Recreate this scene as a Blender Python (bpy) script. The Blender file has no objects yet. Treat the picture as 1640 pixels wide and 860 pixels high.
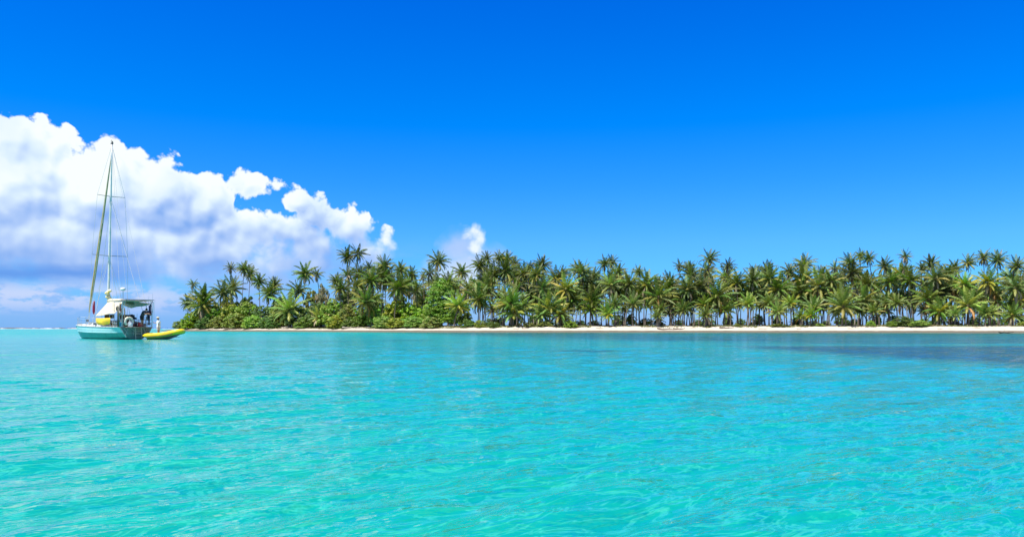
import bpy, bmesh, math, random
import numpy as np
from mathutils import Vector, Matrix
R = math.radians
scene = bpy.context.scene
col = scene.collection

# ---------------------------------------------------------------- camera
CAM_H = 1.05      # metres above the water, eye height in a small boat
FOC = 1300.0      # focal length in photograph pixels (1640 wide)
HOR = 524.5       # horizon row
cam_d = bpy.data.cameras.new("camera")
cam = bpy.data.objects.new("camera", cam_d)
col.objects.link(cam)
cam.location = (0, 0, CAM_H)
cam.rotation_euler = (R(90), 0, 0)
cam_d.sensor_width = 36
cam_d.lens = 36 * FOC / 1640
cam_d.shift_y = (HOR - 430) / 1640
cam_d.clip_start = 0.1
cam_d.clip_end = 60000
scene.camera = cam

# ---------------------------------------------------------------- exposure
scene.view_settings.view_transform = 'Standard'
scene.view_settings.look = 'None'
scene.view_settings.exposure = 0.6
scene.view_settings.gamma = 1.0
scene.view_settings.use_curve_mapping = False

# ---------------------------------------------------------------- sun
SUN_EL = R(64)
SUN_AZ = R(-134)     # clockwise from +Y: from the left and behind the camera
sd = Vector((math.sin(SUN_AZ) * math.cos(SUN_EL), math.cos(SUN_AZ) * math.cos(SUN_EL), math.sin(SUN_EL)))
sl = bpy.data.lights.new("sun", 'SUN')
sl.energy = 5.0
sl.angle = R(0.5)
sl.color = (1.0, 0.96, 0.88)
so = bpy.data.objects.new("sun", sl)
so.rotation_euler = sd.to_track_quat('Z', 'Y').to_euler()
col.objects.link(so)

# ---------------------------------------------------------------- node helper
class NT:
    def __init__(s, tree): s.t = tree; s.n = tree.nodes; s.l = tree.links
    def new(s, kind, **kw):
        n = s.n.new(kind)
        for k, v in kw.items(): setattr(n, k, v)
        return n
    def put(s, sock, v):
        if isinstance(v, bpy.types.NodeSocket): s.l.new(v, sock)
        elif v is not None:
            if hasattr(sock, 'default_value') and hasattr(sock.default_value, '__len__') and not hasattr(v, '__len__'):
                v = (v,) * len(sock.default_value)
            if hasattr(v, '__len__') and hasattr(sock.default_value, '__len__') and len(sock.default_value) == 4 and len(v) == 3:
                v = tuple(v) + (1,)
            sock.default_value = v
    def m(s, op, a, b=None, c=None, clamp=False):
        n = s.new('ShaderNodeMath', operation=op); n.use_clamp = clamp
        s.put(n.inputs[0], a); s.put(n.inputs[1], b); s.put(n.inputs[2], c)
        return n.outputs[0]
    def v(s, op, a, b=None):
        n = s.new('ShaderNodeVectorMath', operation=op)
        s.put(n.inputs[0], a); s.put(n.inputs[1], b)
        return n.outputs['Value'] if op in ('LENGTH', 'DOT_PRODUCT') else n.outputs[0]
    def xyz(s, x, y, z=0.0):
        n = s.new('ShaderNodeCombineXYZ'); s.put(n.inputs[0], x); s.put(n.inputs[1], y); s.put(n.inputs[2], z)
        return n.outputs[0]
    def sep(s, v):
        n = s.new('ShaderNodeSeparateXYZ'); s.put(n.inputs[0], v); return n.outputs
    def noise(s, vec, scale, detail=4, rough=0.5, dist=0.0, lac=2.0, color=False, dims='3D'):
        n = s.new('ShaderNodeTexNoise'); n.noise_dimensions = dims; s.put(n.inputs['Vector'], vec)
        n.inputs['Scale'].default_value = scale; n.inputs['Detail'].default_value = detail
        n.inputs['Roughness'].default_value = rough; n.inputs['Distortion'].default_value = dist
        n.inputs['Lacunarity'].default_value = lac
        return n.outputs['Color'] if color else n.outputs['Fac']
    def ramp(s, f, lo, hi, a=0.0, b=1.0, smooth=True):
        n = s.new('ShaderNodeMapRange'); n.interpolation_type = 'SMOOTHSTEP' if smooth else 'LINEAR'
        s.put(n.inputs['Value'], f); s.put(n.inputs['From Min'], lo); s.put(n.inputs['From Max'], hi)
        s.put(n.inputs['To Min'], a); s.put(n.inputs['To Max'], b)
        return n.outputs[0]
    def mix(s, f, a, b, mode='MIX'):
        n = s.new('ShaderNodeMix', data_type='RGBA', blend_type=mode)
        s.put(n.inputs[0], f); s.put(n.inputs[6], a); s.put(n.inputs[7], b)
        return n.outputs[2]
    def cramp(s, f, stops):
        n = s.new('ShaderNodeValToRGB'); s.put(n.inputs[0], f)
        e = n.color_ramp.elements
        while len(e) < len(stops): e.new(0.5)
        for i, (p, c) in enumerate(stops):
            e[i].position = p; e[i].color = tuple(c) + (1,)
        return n.outputs[0]

# ---------------------------------------------------------------- sky with clouds
CLOUD_B = 0.76
SKY_TINT = [(0, (.30, .95, 1.85)), (.10, (.28, .93, 1.9)), (.17, (.12, .86, 2.0)), (.24, (.0, .82, 2.0)), (.40, (0.0, .66, 2.1)), (1, (0.0, .6, 2.2))]
def build_world():
    w = bpy.data.worlds.new("World"); scene.world = w; w.use_nodes = True; w.cycles.sampling_method = 'MANUAL'; w.cycles.sample_map_resolution = 256
    T = NT(w.node_tree); T.n.clear()
    out = T.new('ShaderNodeOutputWorld'); bg = T.new('ShaderNodeBackground'); bg.inputs[1].default_value = 0.066
    T.l.new(bg.outputs[0], out.inputs[0])
    sky = T.new('ShaderNodeTexSky', sky_type='NISHITA'); sky.sun_disc = False
    sky.sun_elevation = SUN_EL; sky.sun_rotation = SUN_AZ
    sky.air_density = 1.0; sky.dust_density = 0.3; sky.ozone_density = 3.0; sky.altitude = 0
    gen = T.new('ShaderNodeTexCoord').outputs['Generated']
    x, y, z = T.sep(gen)
    U = T.m('MULTIPLY', T.m('ARCTAN2', x, y), 13.0)      # 1 unit = 1/13 rad (a hundred photograph pixels)
    V = T.m('MULTIPLY', T.m('ARCSINE', z), 13.0)
    # the polarised, saturated blue of the picture: Nishita tinted by elevation
    tint = T.cramp(T.m('MULTIPLY', z, 1.0, clamp=True), SKY_TINT)
    skyc = T.mix(1.0, sky.outputs[0], tint, 'MULTIPLY')

    # cloud field as a node group, evaluated twice for the relief of the sunlit side
    def conv(px, py, rx, ry):
        az = math.atan((px - 820) / 1300); el = math.atan((HOR - py) / 1300 * math.cos(az))
        return az * 13, el * 13, rx / 100 * math.cos(az) ** 2, ry / 100 * math.cos(az)
    BL = [(-60, 330, 170, 135), (20, 300, 120, 115), (75, 270, 70, 75), (150, 320, 105, 90), (175, 275, 50, 48), (250, 320, 95, 78), (330, 335, 70, 62),
          (245, 268, 35, 28), (392, 303, 62, 27), (350, 365, 110, 50), (477, 324, 28, 29), (505, 345, 34, 36), (470, 375, 60, 38),
          (560, 372, 42, 38), (586, 352, 18, 20), (537, 350, 26, 22), (615, 385, 22, 20), (460, 415, 170, 50), (590, 420, 45, 38), (120, 392, 290, 84), (320, 408, 200, 64)]
    def group(name, blobs, k, fine=True):
        g = bpy.data.node_groups.new(name, 'ShaderNodeTree')
        g.interface.new_socket('P', in_out='INPUT', socket_type='NodeSocketVector')
        g.interface.new_socket('F', in_out='OUTPUT', socket_type='NodeSocketFloat')
        G = NT(g); gi = G.new('NodeGroupInput'); go = G.new('NodeGroupOutput')
        P = gi.outputs[0]
        wn = G.noise(P, 1.3, 3, 0.55, color=True, dims='2D')
        Pw = G.v('ADD', P, G.v('MULTIPLY', G.v('SUBTRACT', wn, (.5, .5, .5)), (.20, .20, 0)))
        f = None
        for (px, py, rx, ry) in blobs:
            cx, cy, sx, sy = conv(px, py, rx, ry)
            d = G.v('LENGTH', G.v('MULTIPLY', G.v('SUBTRACT', Pw, (cx, cy, 0)), (1 / sx, 1 / sy, 0)))
            e = G.m('MULTIPLY', G.m('SUBTRACT', 1.0, d), min(sx, sy))
            f = e if f is None else G.m('SMOOTH_MAX', f, e, 0.06)
        f = G.m('ADD', f, G.m('MULTIPLY', G.m('MINIMUM', G.m('ADD', f, .06), 0.0), 1.6))
        vo = G.new('ShaderNodeTexVoronoi', feature='SMOOTH_F1', voronoi_dimensions='2D'); G.put(vo.inputs['Vector'], Pw)
        vo.inputs['Scale'].default_value = 2.6; vo.inputs['Detail'].default_value = 3.2 if fine else 1.3
        vo.inputs['Roughness'].default_value = 0.46; vo.inputs['Smoothness'].default_value = 0.5; vo.inputs['Lacunarity'].default_value = 2.2
        b = G.m('SUBTRACT', CLOUD_B, vo.outputs['Distance'])
        n2 = G.m('SUBTRACT', G.noise(Pw, 5.0, 6, 0.6, dims='2D'), 0.5)
        f = G.m('ADD', f, G.m('MULTIPLY', b, (0.32 if fine else .24) * k)); f = G.m('ADD', f, G.m('MULTIPLY', n2, (0.085 if fine else .03) * k))
        G.l.new(f, go.inputs[0])
        return g
    def field(g, vec):
        n = T.new('ShaderNodeGroup'); n.node_tree = g; T.put(n.inputs[0], vec); return n.outputs[0]
    P = T.xyz(U, V, 0.0)
    g1 = group('cumulus', BL, 1.0)
    F = field(g1, P); gs = group('cumulus_relief', BL, 1.0, False); Fs = field(gs, P); F2 = field(gs, T.v('ADD', P, (-0.06, 0.12, 0)))
    soft = T.ramp(V, 0.7, 1.8, 0.55, 0.08)
    mask = T.ramp(F, 0.0, soft)
    rel = T.m('SUBTRACT', T.m('ADD', T.m('MULTIPLY', F, .12), T.m('MULTIPLY', Fs, .88)), F2)
    lit = T.m('ADD', T.m('MULTIPLY', rel, T.ramp(V, .8, 1.6, 0.8, 1.7)), T.ramp(V, 0.65, 2.2, 0.14, 0.80), clamp=True)
    lit = T.m('ADD', lit, T.m('MULTIPLY', T.m('MULTIPLY', T.ramp(F, .22, .02), T.ramp(V, 1.0, 1.6)), .3), clamp=True)
    big = T.noise(P, 0.9, 3, 0.5, dims='2D')
    lit = T.m('ADD', lit, T.m('MULTIPLY', T.m('SUBTRACT', big, 0.5), 1.2), clamp=True)
    cc = T.cramp(lit, [(0, (2.4, 4.4, 9.0)), (.35, (4.6, 6.3, 9.8)), (.7, (7.4, 8.9, 10.2)), (1, (9.6, 10.3, 10.4))])
    # the soft pale veil and low banks towards the horizon on the left
    n3 = T.noise(T.v('MULTIPLY', P, (0.55, 1.7, 1)), 1.6, 5, 0.58, dims='2D')
    veil = T.m('MULTIPLY', T.ramp(V, 1.55, 0.55), T.ramp(U, -0.6, -3.0))
    veil = T.m('MULTIPLY', veil, T.ramp(V, -0.1, 0.45, 0.25, 1.0))
    veil = T.m('MULTIPLY', veil, T.ramp(n3, 0.36, 0.60, 0.15, 0.9))
    skyc = T.mix(veil, skyc, (3.6, 5.5, 9.6))
    # dark underside line of the big bank
    band = T.m('MULTIPLY', T.ramp(T.m('ABSOLUTE', T.m('SUBTRACT', V, T.m('ADD', 0.66, T.m('MULTIPLY', n3, 0.2)))), 0.17, 0.0), T.ramp(U, -5.0, -6.3))
    # low bank
    n4 = T.noise(T.v('ADD', T.v('MULTIPLY', P, (0.7, 2.0, 1)), (4, 2, 0)), 2.6, 6, 0.6, dims='2D')
    lowb = T.m('MULTIPLY', T.ramp(T.m('ABSOLUTE', T.m('SUBTRACT', V, 0.40)), 0.28, 0.05), T.ramp(U, -4.2, -5.6))
    lowb = T.m('MULTIPLY', lowb, T.ramp(n4, 0.40, 0.56))
    c = T.mix(mask, skyc, cc)
    c = T.mix(T.m('MULTIPLY', band, 0.9), c, (1.3, 3.3, 8.4))
    c = T.mix(T.m('MULTIPLY', lowb, 0.95), c, (7.2, 7.9, 9.9))
    # the small lone puff above the palms
    g2 = group('puff', [(755, 366, 20, 16), (770, 380, 13, 22), (762, 400, 15, 18), (748, 372, 10, 8)], 0.55)
    g3 = group('puff_shade', [(738, 398, 36, 34), (766, 424, 50, 36), (735, 445, 60, 40)], 0.5)
    s = field(g3, P); c = T.mix(T.m('MULTIPLY', T.ramp(s, -0.10, 0.30), 0.9), c, T.mix(T.ramp(V, .75, 1.3), (7.0, 8.2, 9.9), (4.6, 6.3, 9.8)))
    F3 = field(g2, P); c = T.mix(T.ramp(F3, -0.01, 0.15), c, (8.6, 9.6, 10.3))
    # faint horizon haze everywhere
    hz = T.m('MULTIPLY', T.ramp(V, 0.9, -0.1), 0.7)
    c = T.mix(hz, c, T.mix(T.ramp(U, -3.5, 0.5), (2.2, 4.6, 9.6), (3.9, 5.2, 9.4)))
    # unseen white clouds overhead and behind the viewer, added to lift and neutralise ambient light
    n5 = T.noise(gen, 2.3, 5, 0.55)
    over = T.m('MAXIMUM', T.ramp(z, .56, .66), T.ramp(y, .30, .05))
    over = T.m('MULTIPLY', T.m('MULTIPLY', over, T.ramp(z, -.02, .08)), T.ramp(n5, .46, .56))
    c = T.mix(over, c, T.mix(T.ramp(n5, .48, .62), (6.6, 6.8, 7.0), (3.6, 3.8, 4.4)))
    T.l.new(c, bg.inputs[0])


build_world()

# ---------------------------------------------------------------- materials
MATS = {}
def mat(name, base=(.5, .5, .5), rough=.6, var=0.0, scale=3.0, metal=0.0, bump=0.0, bscale=20.0, spec=.5, coord='Object', dark=None):
    if name in MATS: return MATS[name]
    m = bpy.data.materials.new(name); m.use_nodes = True
    T = NT(m.node_tree); p = T.n['Principled BSDF']
    p.inputs['Roughness'].default_value = rough; p.inputs['Metallic'].default_value = metal
    p.inputs['Specular IOR Level'].default_value = spec
    tc = T.new('ShaderNodeTexCoord').outputs[coord]
    if var:
        n = T.noise(tc, scale, 6, .6)
        d = dark or tuple(c * (1 - var) for c in base)
        T.put(p.inputs['Base Color'], T.mix(T.ramp(n, .38, .62), base, d))
    else:
        p.inputs['Base Color'].default_value = tuple(base) + (1,)
    if bump:
        b = T.new('ShaderNodeBump'); b.inputs['Strength'].default_value = bump; b.inputs['Distance'].default_value = .02
        T.put(b.inputs['Height'], T.noise(tc, bscale, 4, .6)); T.l.new(b.outputs[0], p.inputs['Normal'])
    MATS[name] = m
    return m

def leaf_mat(name, rough=.45, trans=.35, randv=.25, yellow=(.30, .24, .03)):
    m = bpy.data.materials.new(name); m.use_nodes = True
    T = NT(m.node_tree); p = T.n['Principled BSDF']; out = T.n['Material Output']
    at = T.new('ShaderNodeAttribute', attribute_name='tone').outputs['Color']
    oi = T.new('ShaderNodeObjectInfo').outputs['Random']
    h = T.new('ShaderNodeHueSaturation'); T.put(h.inputs['Color'], at)
    T.put(h.inputs['Value'], T.ramp(oi, 0, 1, 1 - randv, 1 + randv, smooth=False))
    T.put(h.inputs['Hue'], T.ramp(T.m('FRACT', T.m('MULTIPLY', oi, 7.3)), 0, 1, .485, .512, smooth=False))
    T.put(h.inputs['Saturation'], T.ramp(T.m('FRACT', T.m('MULTIPLY', oi, 13.7)), 0, 1, .85, 1.05, smooth=False))
    T.l.new(h.outputs[0], p.inputs['Base Color'])
    p.inputs['Roughness'].default_value = rough; p.inputs['Specular IOR Level'].default_value = .4
    tr = T.new('ShaderNodeBsdfTranslucent'); T.put(tr.inputs[0], T.mix(1.0, h.outputs[0], (1.3, 1.5, .5), 'MULTIPLY'))
    mx = T.new('ShaderNodeMixShader'); mx.inputs[0].default_value = trans
    T.l.new(p.outputs[0], mx.inputs[1]); T.l.new(tr.outputs[0], mx.inputs[2]); T.l.new(mx.outputs[0], out.inputs[0])
    return m
M_FROND = leaf_mat('palm_frond', .50, .24, .30)
M_LEAF = leaf_mat('bush_leaf', .50, .24, .25)

def trunk_mat():
    m = bpy.data.materials.new('palm_trunk'); m.use_nodes = True
    T = NT(m.node_tree); p = T.n['Principled BSDF']
    tc = T.new('ShaderNodeTexCoord').outputs['Object']; oi = T.new('ShaderNodeObjectInfo').outputs['Random']
    n = T.noise(T.v('MULTIPLY', tc, (1, 1, .6)), 2.0, 5, .6)
    wv = T.new('ShaderNodeTexWave', bands_direction='Z'); T.put(wv.inputs[0], tc); wv.inputs['Scale'].default_value = 2.6; wv.inputs['Distortion'].default_value = 1.5
    c = T.mix(T.ramp(n, .35, .65), (.24, .20, .16), (.11, .085, .065))
    c = T.mix(T.m('MULTIPLY', wv.outputs['Fac'], .35), c, (.08, .065, .05))
    c = T.mix(T.ramp(oi, .75, 1.0, 0, .6), c, (.34, .31, .26))
    T.put(p.inputs['Base Color'], c); p.inputs['Roughness'].default_value = .85
    b = T.new('ShaderNodeBump'); b.inputs['Strength'].default_value = .6; b.inputs['Distance'].default_value = .03
    T.put(b.inputs['Height'], wv.outputs['Fac']); T.l.new(b.outputs[0], p.inputs['Normal'])
    return m
M_TRUNK = trunk_mat()

# ---------------------------------------------------------------- object helpers
def finish(o, label=None, cat=None, group=None, kind=None):
    if label: o['label'] = label
    if cat: o['category'] = cat
    if group: o['group'] = group
    if kind: o['kind'] = kind
    return o
def empty(name, loc, label, cat, group=None, rz=0.0):
    o = bpy.data.objects.new(name, None); col.objects.link(o); o.location = loc; o.rotation_euler = (0, 0, rz)
    o.empty_display_size = .2
    return finish(o, label, cat, group)
def link(name, me, parent=None, loc=(0, 0, 0), rot=(0, 0, 0), sc=(1, 1, 1)):
    o = bpy.data.objects.new(name, me); col.objects.link(o)
    o.parent = parent; o.location = loc; o.rotation_euler = rot; o.scale = sc
    return o

class MB:
    """collects shapes into one mesh"""
    def __init__(s): s.v = []; s.f = []
    def add(s, vs, fs):
        n = len(s.v); s.v += [tuple(v) for v in vs]; s.f += [tuple(i + n for i in f) for f in fs]; return s
    def box(s, c, d, rz=0.0, taper=1.0, ry=0.0):
        vs = []
        M = Matrix.Rotation(rz, 3, 'Z') @ Matrix.Rotation(ry, 3, 'Y')
        for k in (-1, 1):
            t = taper if k > 0 else 1.0
            for i, j in ((-1, -1), (1, -1), (1, 1), (-1, 1)):
                q = M @ Vector((i * d[0] / 2 * t, j * d[1] / 2 * t, k * d[2] / 2)); vs.append((q.x + c[0], q.y + c[1], q.z + c[2]))
        return s.add(vs, [(0, 3, 2, 1), (4, 5, 6, 7), (0, 1, 5, 4), (1, 2, 6, 5), (2, 3, 7, 6), (3, 0, 4, 7)])
    def tube(s, pts, rad, n=8, cap=True, closed=False, flat=1.0):
        pts = [Vector(p) for p in pts]; m = len(pts)
        if not hasattr(rad, '__len__'): rad = [rad] * m
        vs = []; fs = []; up = Vector((0, 0, 1)); prev = None
        for i, p in enumerate(pts):
            a = pts[(i - 1) % m] if (closed or i) else p; b = pts[(i + 1) % m] if (closed or i < m - 1) else p
            d = (b - a).normalized() if (b - a).length > 1e-9 else Vector((0, 0, 1))
            if prev is None:
                r = d.cross(up); r = r if r.length > .05 else d.cross(Vector((1, 0, 0)))
            else: r = prev - d * prev.dot(d)
            r.normalize(); prev = r; q = r.cross(d).normalized()
            for k in range(n):
                an = 2 * math.pi * k / n
                vs.append(p + r * math.cos(an) * rad[i] + q * math.sin(an) * rad[i] * flat)
        rng = m if closed else m - 1
        for i in range(rng):
            for k in range(n):
                a = i * n + k; b = i * n + (k + 1) % n; c = ((i + 1) % m) * n + (k + 1) % n; d = ((i + 1) % m) * n + k
                fs.append((a, b, c, d))
        if cap and not closed: fs += [tuple(range(n))[::-1], tuple(range((m - 1) * n, m * n))]
        return s.add(vs, fs)
    def ball(s, c, r, nu=12, nv=8):
        if not hasattr(r, '__len__'): r = (r, r, r)
        vs = [(c[0], c[1], c[2] + r[2])]
        for j in range(1, nv):
            th = math.pi * j / nv
            for i in range(nu):
                a = 2 * math.pi * i / nu
                vs.append((c[0] + r[0] * math.sin(th) * math.cos(a), c[1] + r[1] * math.sin(th) * math.sin(a), c[2] + r[2] * math.cos(th)))
        vs.append((c[0], c[1], c[2] - r[2])); fs = [(0, 1 + i, 1 + (i + 1) % nu) for i in range(nu)]
        for j in range(nv - 2):
            for i in range(nu):
                a = 1 + j * nu + i; b = 1 + j * nu + (i + 1) % nu; fs.append((a, a + nu, b + nu, b))
        L = len(vs) - 1; o = 1 + (nv - 2) * nu; fs += [(o + i, L, o + (i + 1) % nu) for i in range(nu)]
        return s.add(vs, fs)
    def grid(s, P, thick=0.0):
        """P[i][j] points; optional thickness along z"""
        ni = len(P); nj = len(P[0]); vs = [tuple(P[i][j]) for i in range(ni) for j in range(nj)]
        fs = [(i * nj + j, (i + 1) * nj + j, (i + 1) * nj + j + 1, i * nj + j + 1) for i in range(ni - 1) for j in range(nj - 1)]
        if thick:
            n = len(vs); vs += [(v[0], v[1], v[2] - thick) for v in vs]
            fs += [tuple(k + n for k in f)[::-1] for f in fs]
            ring = [i * nj for i in range(ni)] + [(ni - 1) * nj + j for j in range(1, nj)] + [i * nj + nj - 1 for i in range(ni - 2, -1, -1)] + [j for j in range(nj - 2, 0, -1)]
            for a, b in zip(ring, ring[1:] + ring[:1]): fs.append((b, a, a + n, b + n))
        return s.add(vs, fs)
    def mesh(s, name, m, smooth=False):
        me = bpy.data.meshes.new(name); me.from_pydata(s.v, [], s.f); me.materials.append(m)
        if smooth: me.polygons.foreach_set('use_smooth', [True] * len(me.polygons))
        me.update(); return me
    def build(s, name, m, parent=None, smooth=False, bevel=0.0, loc=(0, 0, 0), rot=(0, 0, 0), label=None):
        o = link(name, s.mesh(name, m, smooth), parent, loc, rot)
        if bevel:
            b = o.modifiers.new('bevel', 'BEVEL'); b.width = bevel; b.segments = 2; b.limit_method = 'ANGLE'
        if label: o['label'] = label
        return o
# ================================================================ WATER
W_NEAR = [(0, (.003, .29, .205)), (.10, (.003, .28, .22)), (.35, (.004, .30, .255)), (1, (.006, .34, .295))]
def build_water():
    rng = np.random.default_rng(5)
    # rings of growing size around the viewpoint, finest in front, out to beyond the horizon
    r = [0.35]
    while r[-1] < 200: r.append(r[-1] * 1.0052 + 0.004)
    while r[-1] < 45000: r.append(r[-1] * 1.06)
    r = np.array(r)
    th = np.concatenate([np.linspace(-42, 42, 860), np.linspace(42, 318, 90)[1:-1]]) * math.pi / 180
    RR, TH = np.meshgrid(r, th, indexing='ij')
    X = RR * np.sin(TH); Y = RR * np.cos(TH)
    Z = np.zeros_like(X)
    sp = np.maximum(RR * 0.0052 + .004, RR * 84 / 860 * math.pi / 180 * .55)
    comps = []
    for i in range(70):
        lam = 0.15 * 13 ** rng.random()
        ang = R(130) + rng.normal(0, .5 if lam < .35 else .27)
        comps.append((lam, ang, rng.random() * 6.283))
    comps += [(3.6, R(122), .5), (2.6, R(134), 2.0), (1.7, R(128), 1.0), (1.25, R(137), 3.0), (5.5, R(112), 4.0)]
    for lam, ang, ph in comps:
        k = 2 * math.pi / lam
        slope = 0.028 if lam < 1.1 else 0.019 if lam < 2.1 else 0.010
        a = slope / k * (1.25 if .3 < lam < 1.2 else 1)
        fade = np.clip((lam / sp - 2.5) / 3, 0, 1)
        p = k * (X * math.cos(ang) + Y * math.sin(ang)) + ph
        # groups so that crests begin and end
        g = .55 + .45 * np.sin((X * math.sin(ang) - Y * math.cos(ang)) * k * .17 + ph * 3.1 + .6 * np.sin(k * .11 * Y + ph))
        Z += a * fade * g * (np.sin(p) + .22 * np.sin(2 * p + 1.57))
    vs = np.stack([X, Y, Z], -1).reshape(-1, 3)
    nr, nt = X.shape
    i = np.arange(nr - 1)[:, None]; j = np.arange(nt)[None, :]; j2 = (j + 1) % nt
    F = np.stack([i * nt + j, i * nt + j2, (i + 1) * nt + j2, (i + 1) * nt + j], -1).reshape(-1, 4)
    c0 = np.arange(nt)
    me = bpy.data.meshes.new('water')
    nv = len(vs) + 1; vs = np.vstack([vs, [[0, 0, 0]]])
    tri = np.stack([c0, np.full(nt, nv - 1), (c0 + 1) % nt], -1)
    me.vertices.add(nv); me.vertices.foreach_set('co', vs.ravel())
    # orientation: make all faces point up
    F = F[:, ::-1]
    loops = np.concatenate([F.ravel(), tri.ravel()])
    me.loops.add(len(loops)); me.loops.foreach_set('vertex_index', loops)
    ls = np.concatenate([np.arange(len(F)) * 4, len(F) * 4 + np.arange(len(tri)) * 3])
    lt = np.concatenate([np.full(len(F), 4), np.full(len(tri), 3)])
    me.polygons.add(len(ls)); me.polygons.foreach_set('loop_start', ls); me.polygons.foreach_set('loop_total', lt)
    me.polygons.foreach_set('use_smooth', np.ones(len(ls), bool))
    me.update(calc_edges=True); me.validate()
    m = bpy.data.materials.new('lagoon_water'); m.use_nodes = True
    T = NT(m.node_tree); p = T.n['Principled BSDF']
    pos = T.new('ShaderNodeNewGeometry').outputs['Position']
    x, y, z = T.sep(pos)
    rot = T.new('ShaderNodeVectorRotate'); rot.rotation_type = 'Z_AXIS'; T.put(rot.inputs['Vector'], pos); rot.inputs['Angle'].default_value = R(-40)
    q = T.v('MULTIPLY', rot.outputs[0], (.38, 1, 1))
    d = T.v('LENGTH', T.xyz(x, y, 0.0))
    # sandy bottom through clear water: shoals and deeps, with refracted light swirls painted in
    n1 = T.noise(pos, .045, 4, .55)
    n2 = T.noise(q, 1.1, 5, .65, .8)
    n3 = T.noise(q, 5.0, 5, .65, 1.6)
    rd = T.m('ABSOLUTE', T.m('SUBTRACT', T.noise(q, 3.6, 4, .6, 2.0), .5))    # ridged: bright caustic lines, light painted into the water colour
    near = T.cramp(T.ramp(d, 0, 110, 0, 1, smooth=False), W_NEAR)
    c = near
    c = T.mix(T.ramp(n1, .40, .66, 0, .45), c, (.004, .24, .27))
    c = T.mix(T.ramp(n2, .45, .70, 0, .45), c, (.0, .22, .23))
    c = T.mix(T.ramp(n3, .50, .68, 0, .55), c, (.0, .17, .21))
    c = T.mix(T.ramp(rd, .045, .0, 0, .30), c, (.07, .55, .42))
    # seagrass: a bed along the right half of the shore, and separate dark patches
    wob = T.m('MULTIPLY', T.m('SUBTRACT', T.noise(pos, .11, 6, .68), .5), 22.0)
    bed = T.ramp(T.m('ADD', T.m('SUBTRACT', x, T.ramp(y, 20, 46, 13.0, 11.0)), T.m('MULTIPLY', wob, .35)), -.6, 3.2)
    bed = T.m('MULTIPLY', bed, T.ramp(y, 17.5, 22.0))
    bed2 = T.ramp(T.m('ADD', T.m('ADD', x, T.m('MULTIPLY', T.m('SUBTRACT', 105.0, y), -.32)), wob), -14.0, 6.0)
    bed2 = T.m('MULTIPLY', bed2, T.ramp(y, 56, 66))
    b1 = T.m('MULTIPLY', bed, T.ramp(y, 51, 42))
    b3 = T.m('MULTIPLY', T.m('MULTIPLY', bed, T.ramp(y, 50, 54)), T.ramp(x, 9, 22))
    streak = T.ramp(T.noise(T.v('MULTIPLY', pos, (.05, .30, 1)), 1.0, 4, .6, .6), .36, .56)
    g = T.m('MAXIMUM', b1, T.m('MULTIPLY', T.m('MAXIMUM', bed2, b3), T.m('ADD', T.m('MULTIPLY', streak, .45), .48)))
    def patch(cx, cy, rx, ry, s=1.0):
        l = T.v('LENGTH', T.v('MULTIPLY', T.v('SUBTRACT', pos, (cx, cy, 0)), (1 / rx, 1 / ry, 0)))
        return T.m('MULTIPLY', T.ramp(T.m('ADD', l, T.m('MULTIPLY', wob, .07)), 1.1, .5), s)
    for a in ((-8.6, 66, 3.0, 2.6, .8), (3.2, 36.5, 1.7, 1.6, .75), (-17, 61, 6.5, 3.0, .25), (22, 100, 34, 12, .6), (60, 128, 70, 14, .7)):
        g = T.m('MAXIMUM', g, patch(*a))
    gt = T.noise(T.v('MULTIPLY', pos, (1, .5, 1)), 1.4, 4, .65)
    c = T.mix(T.m('MULTIPLY', g, T.ramp(gt, .28, .62, .72, .99)), c, T.mix(T.ramp(T.noise(T.v('MULTIPLY', pos, (.25, .5, 1)), 1.0, 5, .6), .42, .6), (.003, .060, .080), (.015, .052, .036)))
    # deep sea outside the reef
    deep = T.ramp(d, 700, 900)
    c = T.mix(deep, c, (.01, .10, .30))
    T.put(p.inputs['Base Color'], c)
    p.inputs['IOR'].default_value = 1.33
    T.put(p.inputs['Specular IOR Level'], .40)
    T.put(p.inputs['Roughness'], T.ramp(d, 4, 160, .03, .27, smooth=False))
    # fine ripples too small for the mesh
    h = T.m('ADD', T.m('MULTIPLY', T.noise(q, 3.4, 4, .6, .5), .75), T.m('MULTIPLY', T.noise(q, 12.0, 3, .5, .3), .16))
    bp = T.new('ShaderNodeBump'); bp.inputs['Strength'].default_value = 1.0; bp.inputs['Distance'].default_value = .085
    T.put(bp.inputs['Height'], h); T.l.new(bp.outputs[0], p.inputs['Normal'])
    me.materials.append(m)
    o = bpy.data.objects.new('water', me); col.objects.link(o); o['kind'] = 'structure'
build_water()

# ================================================================ ISLAND
SHORE = [(-300, 330), (-135, 262), (-112, 250), (-103, 240), (-91, 227), (-44, 192), (-10.5, 171), (20, 168), (46, 166), (71, 160), (96, 152), (130, 146), (190, 150), (260, 170)]
SHORE = [p for p in SHORE if p[0] > -120]
BACK = [(300, 230), (200, 262), (90, 255), (20, 262), (-40, 285), (-80, 300), (-102, 290), (-112, 268)]
POLY = np.array(SHORE + BACK, float)
def sdist(px, py):
    """signed distance to the waterline, positive on the island"""
    px = np.asarray(px, float); py = np.asarray(py, float)
    best = np.full(px.shape, 1e9); inside = np.zeros(px.shape, bool)
    n = len(POLY)
    for i in range(n):
        a = POLY[i]; b = POLY[(i + 1) % n]; ab = b - a
        t = np.clip(((px - a[0]) * ab[0] + (py - a[1]) * ab[1]) / (ab @ ab), 0, 1)
        best = np.minimum(best, np.hypot(px - a[0] - t * ab[0], py - a[1] - t * ab[1]))
        if a[1] != b[1]:
            c = ((a[1] > py) != (b[1] > py)) & (px < (b[0] - a[0]) * (py - a[1]) / (b[1] - a[1]) + a[0])
            inside ^= c
    return np.where(inside, best, -best)
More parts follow.
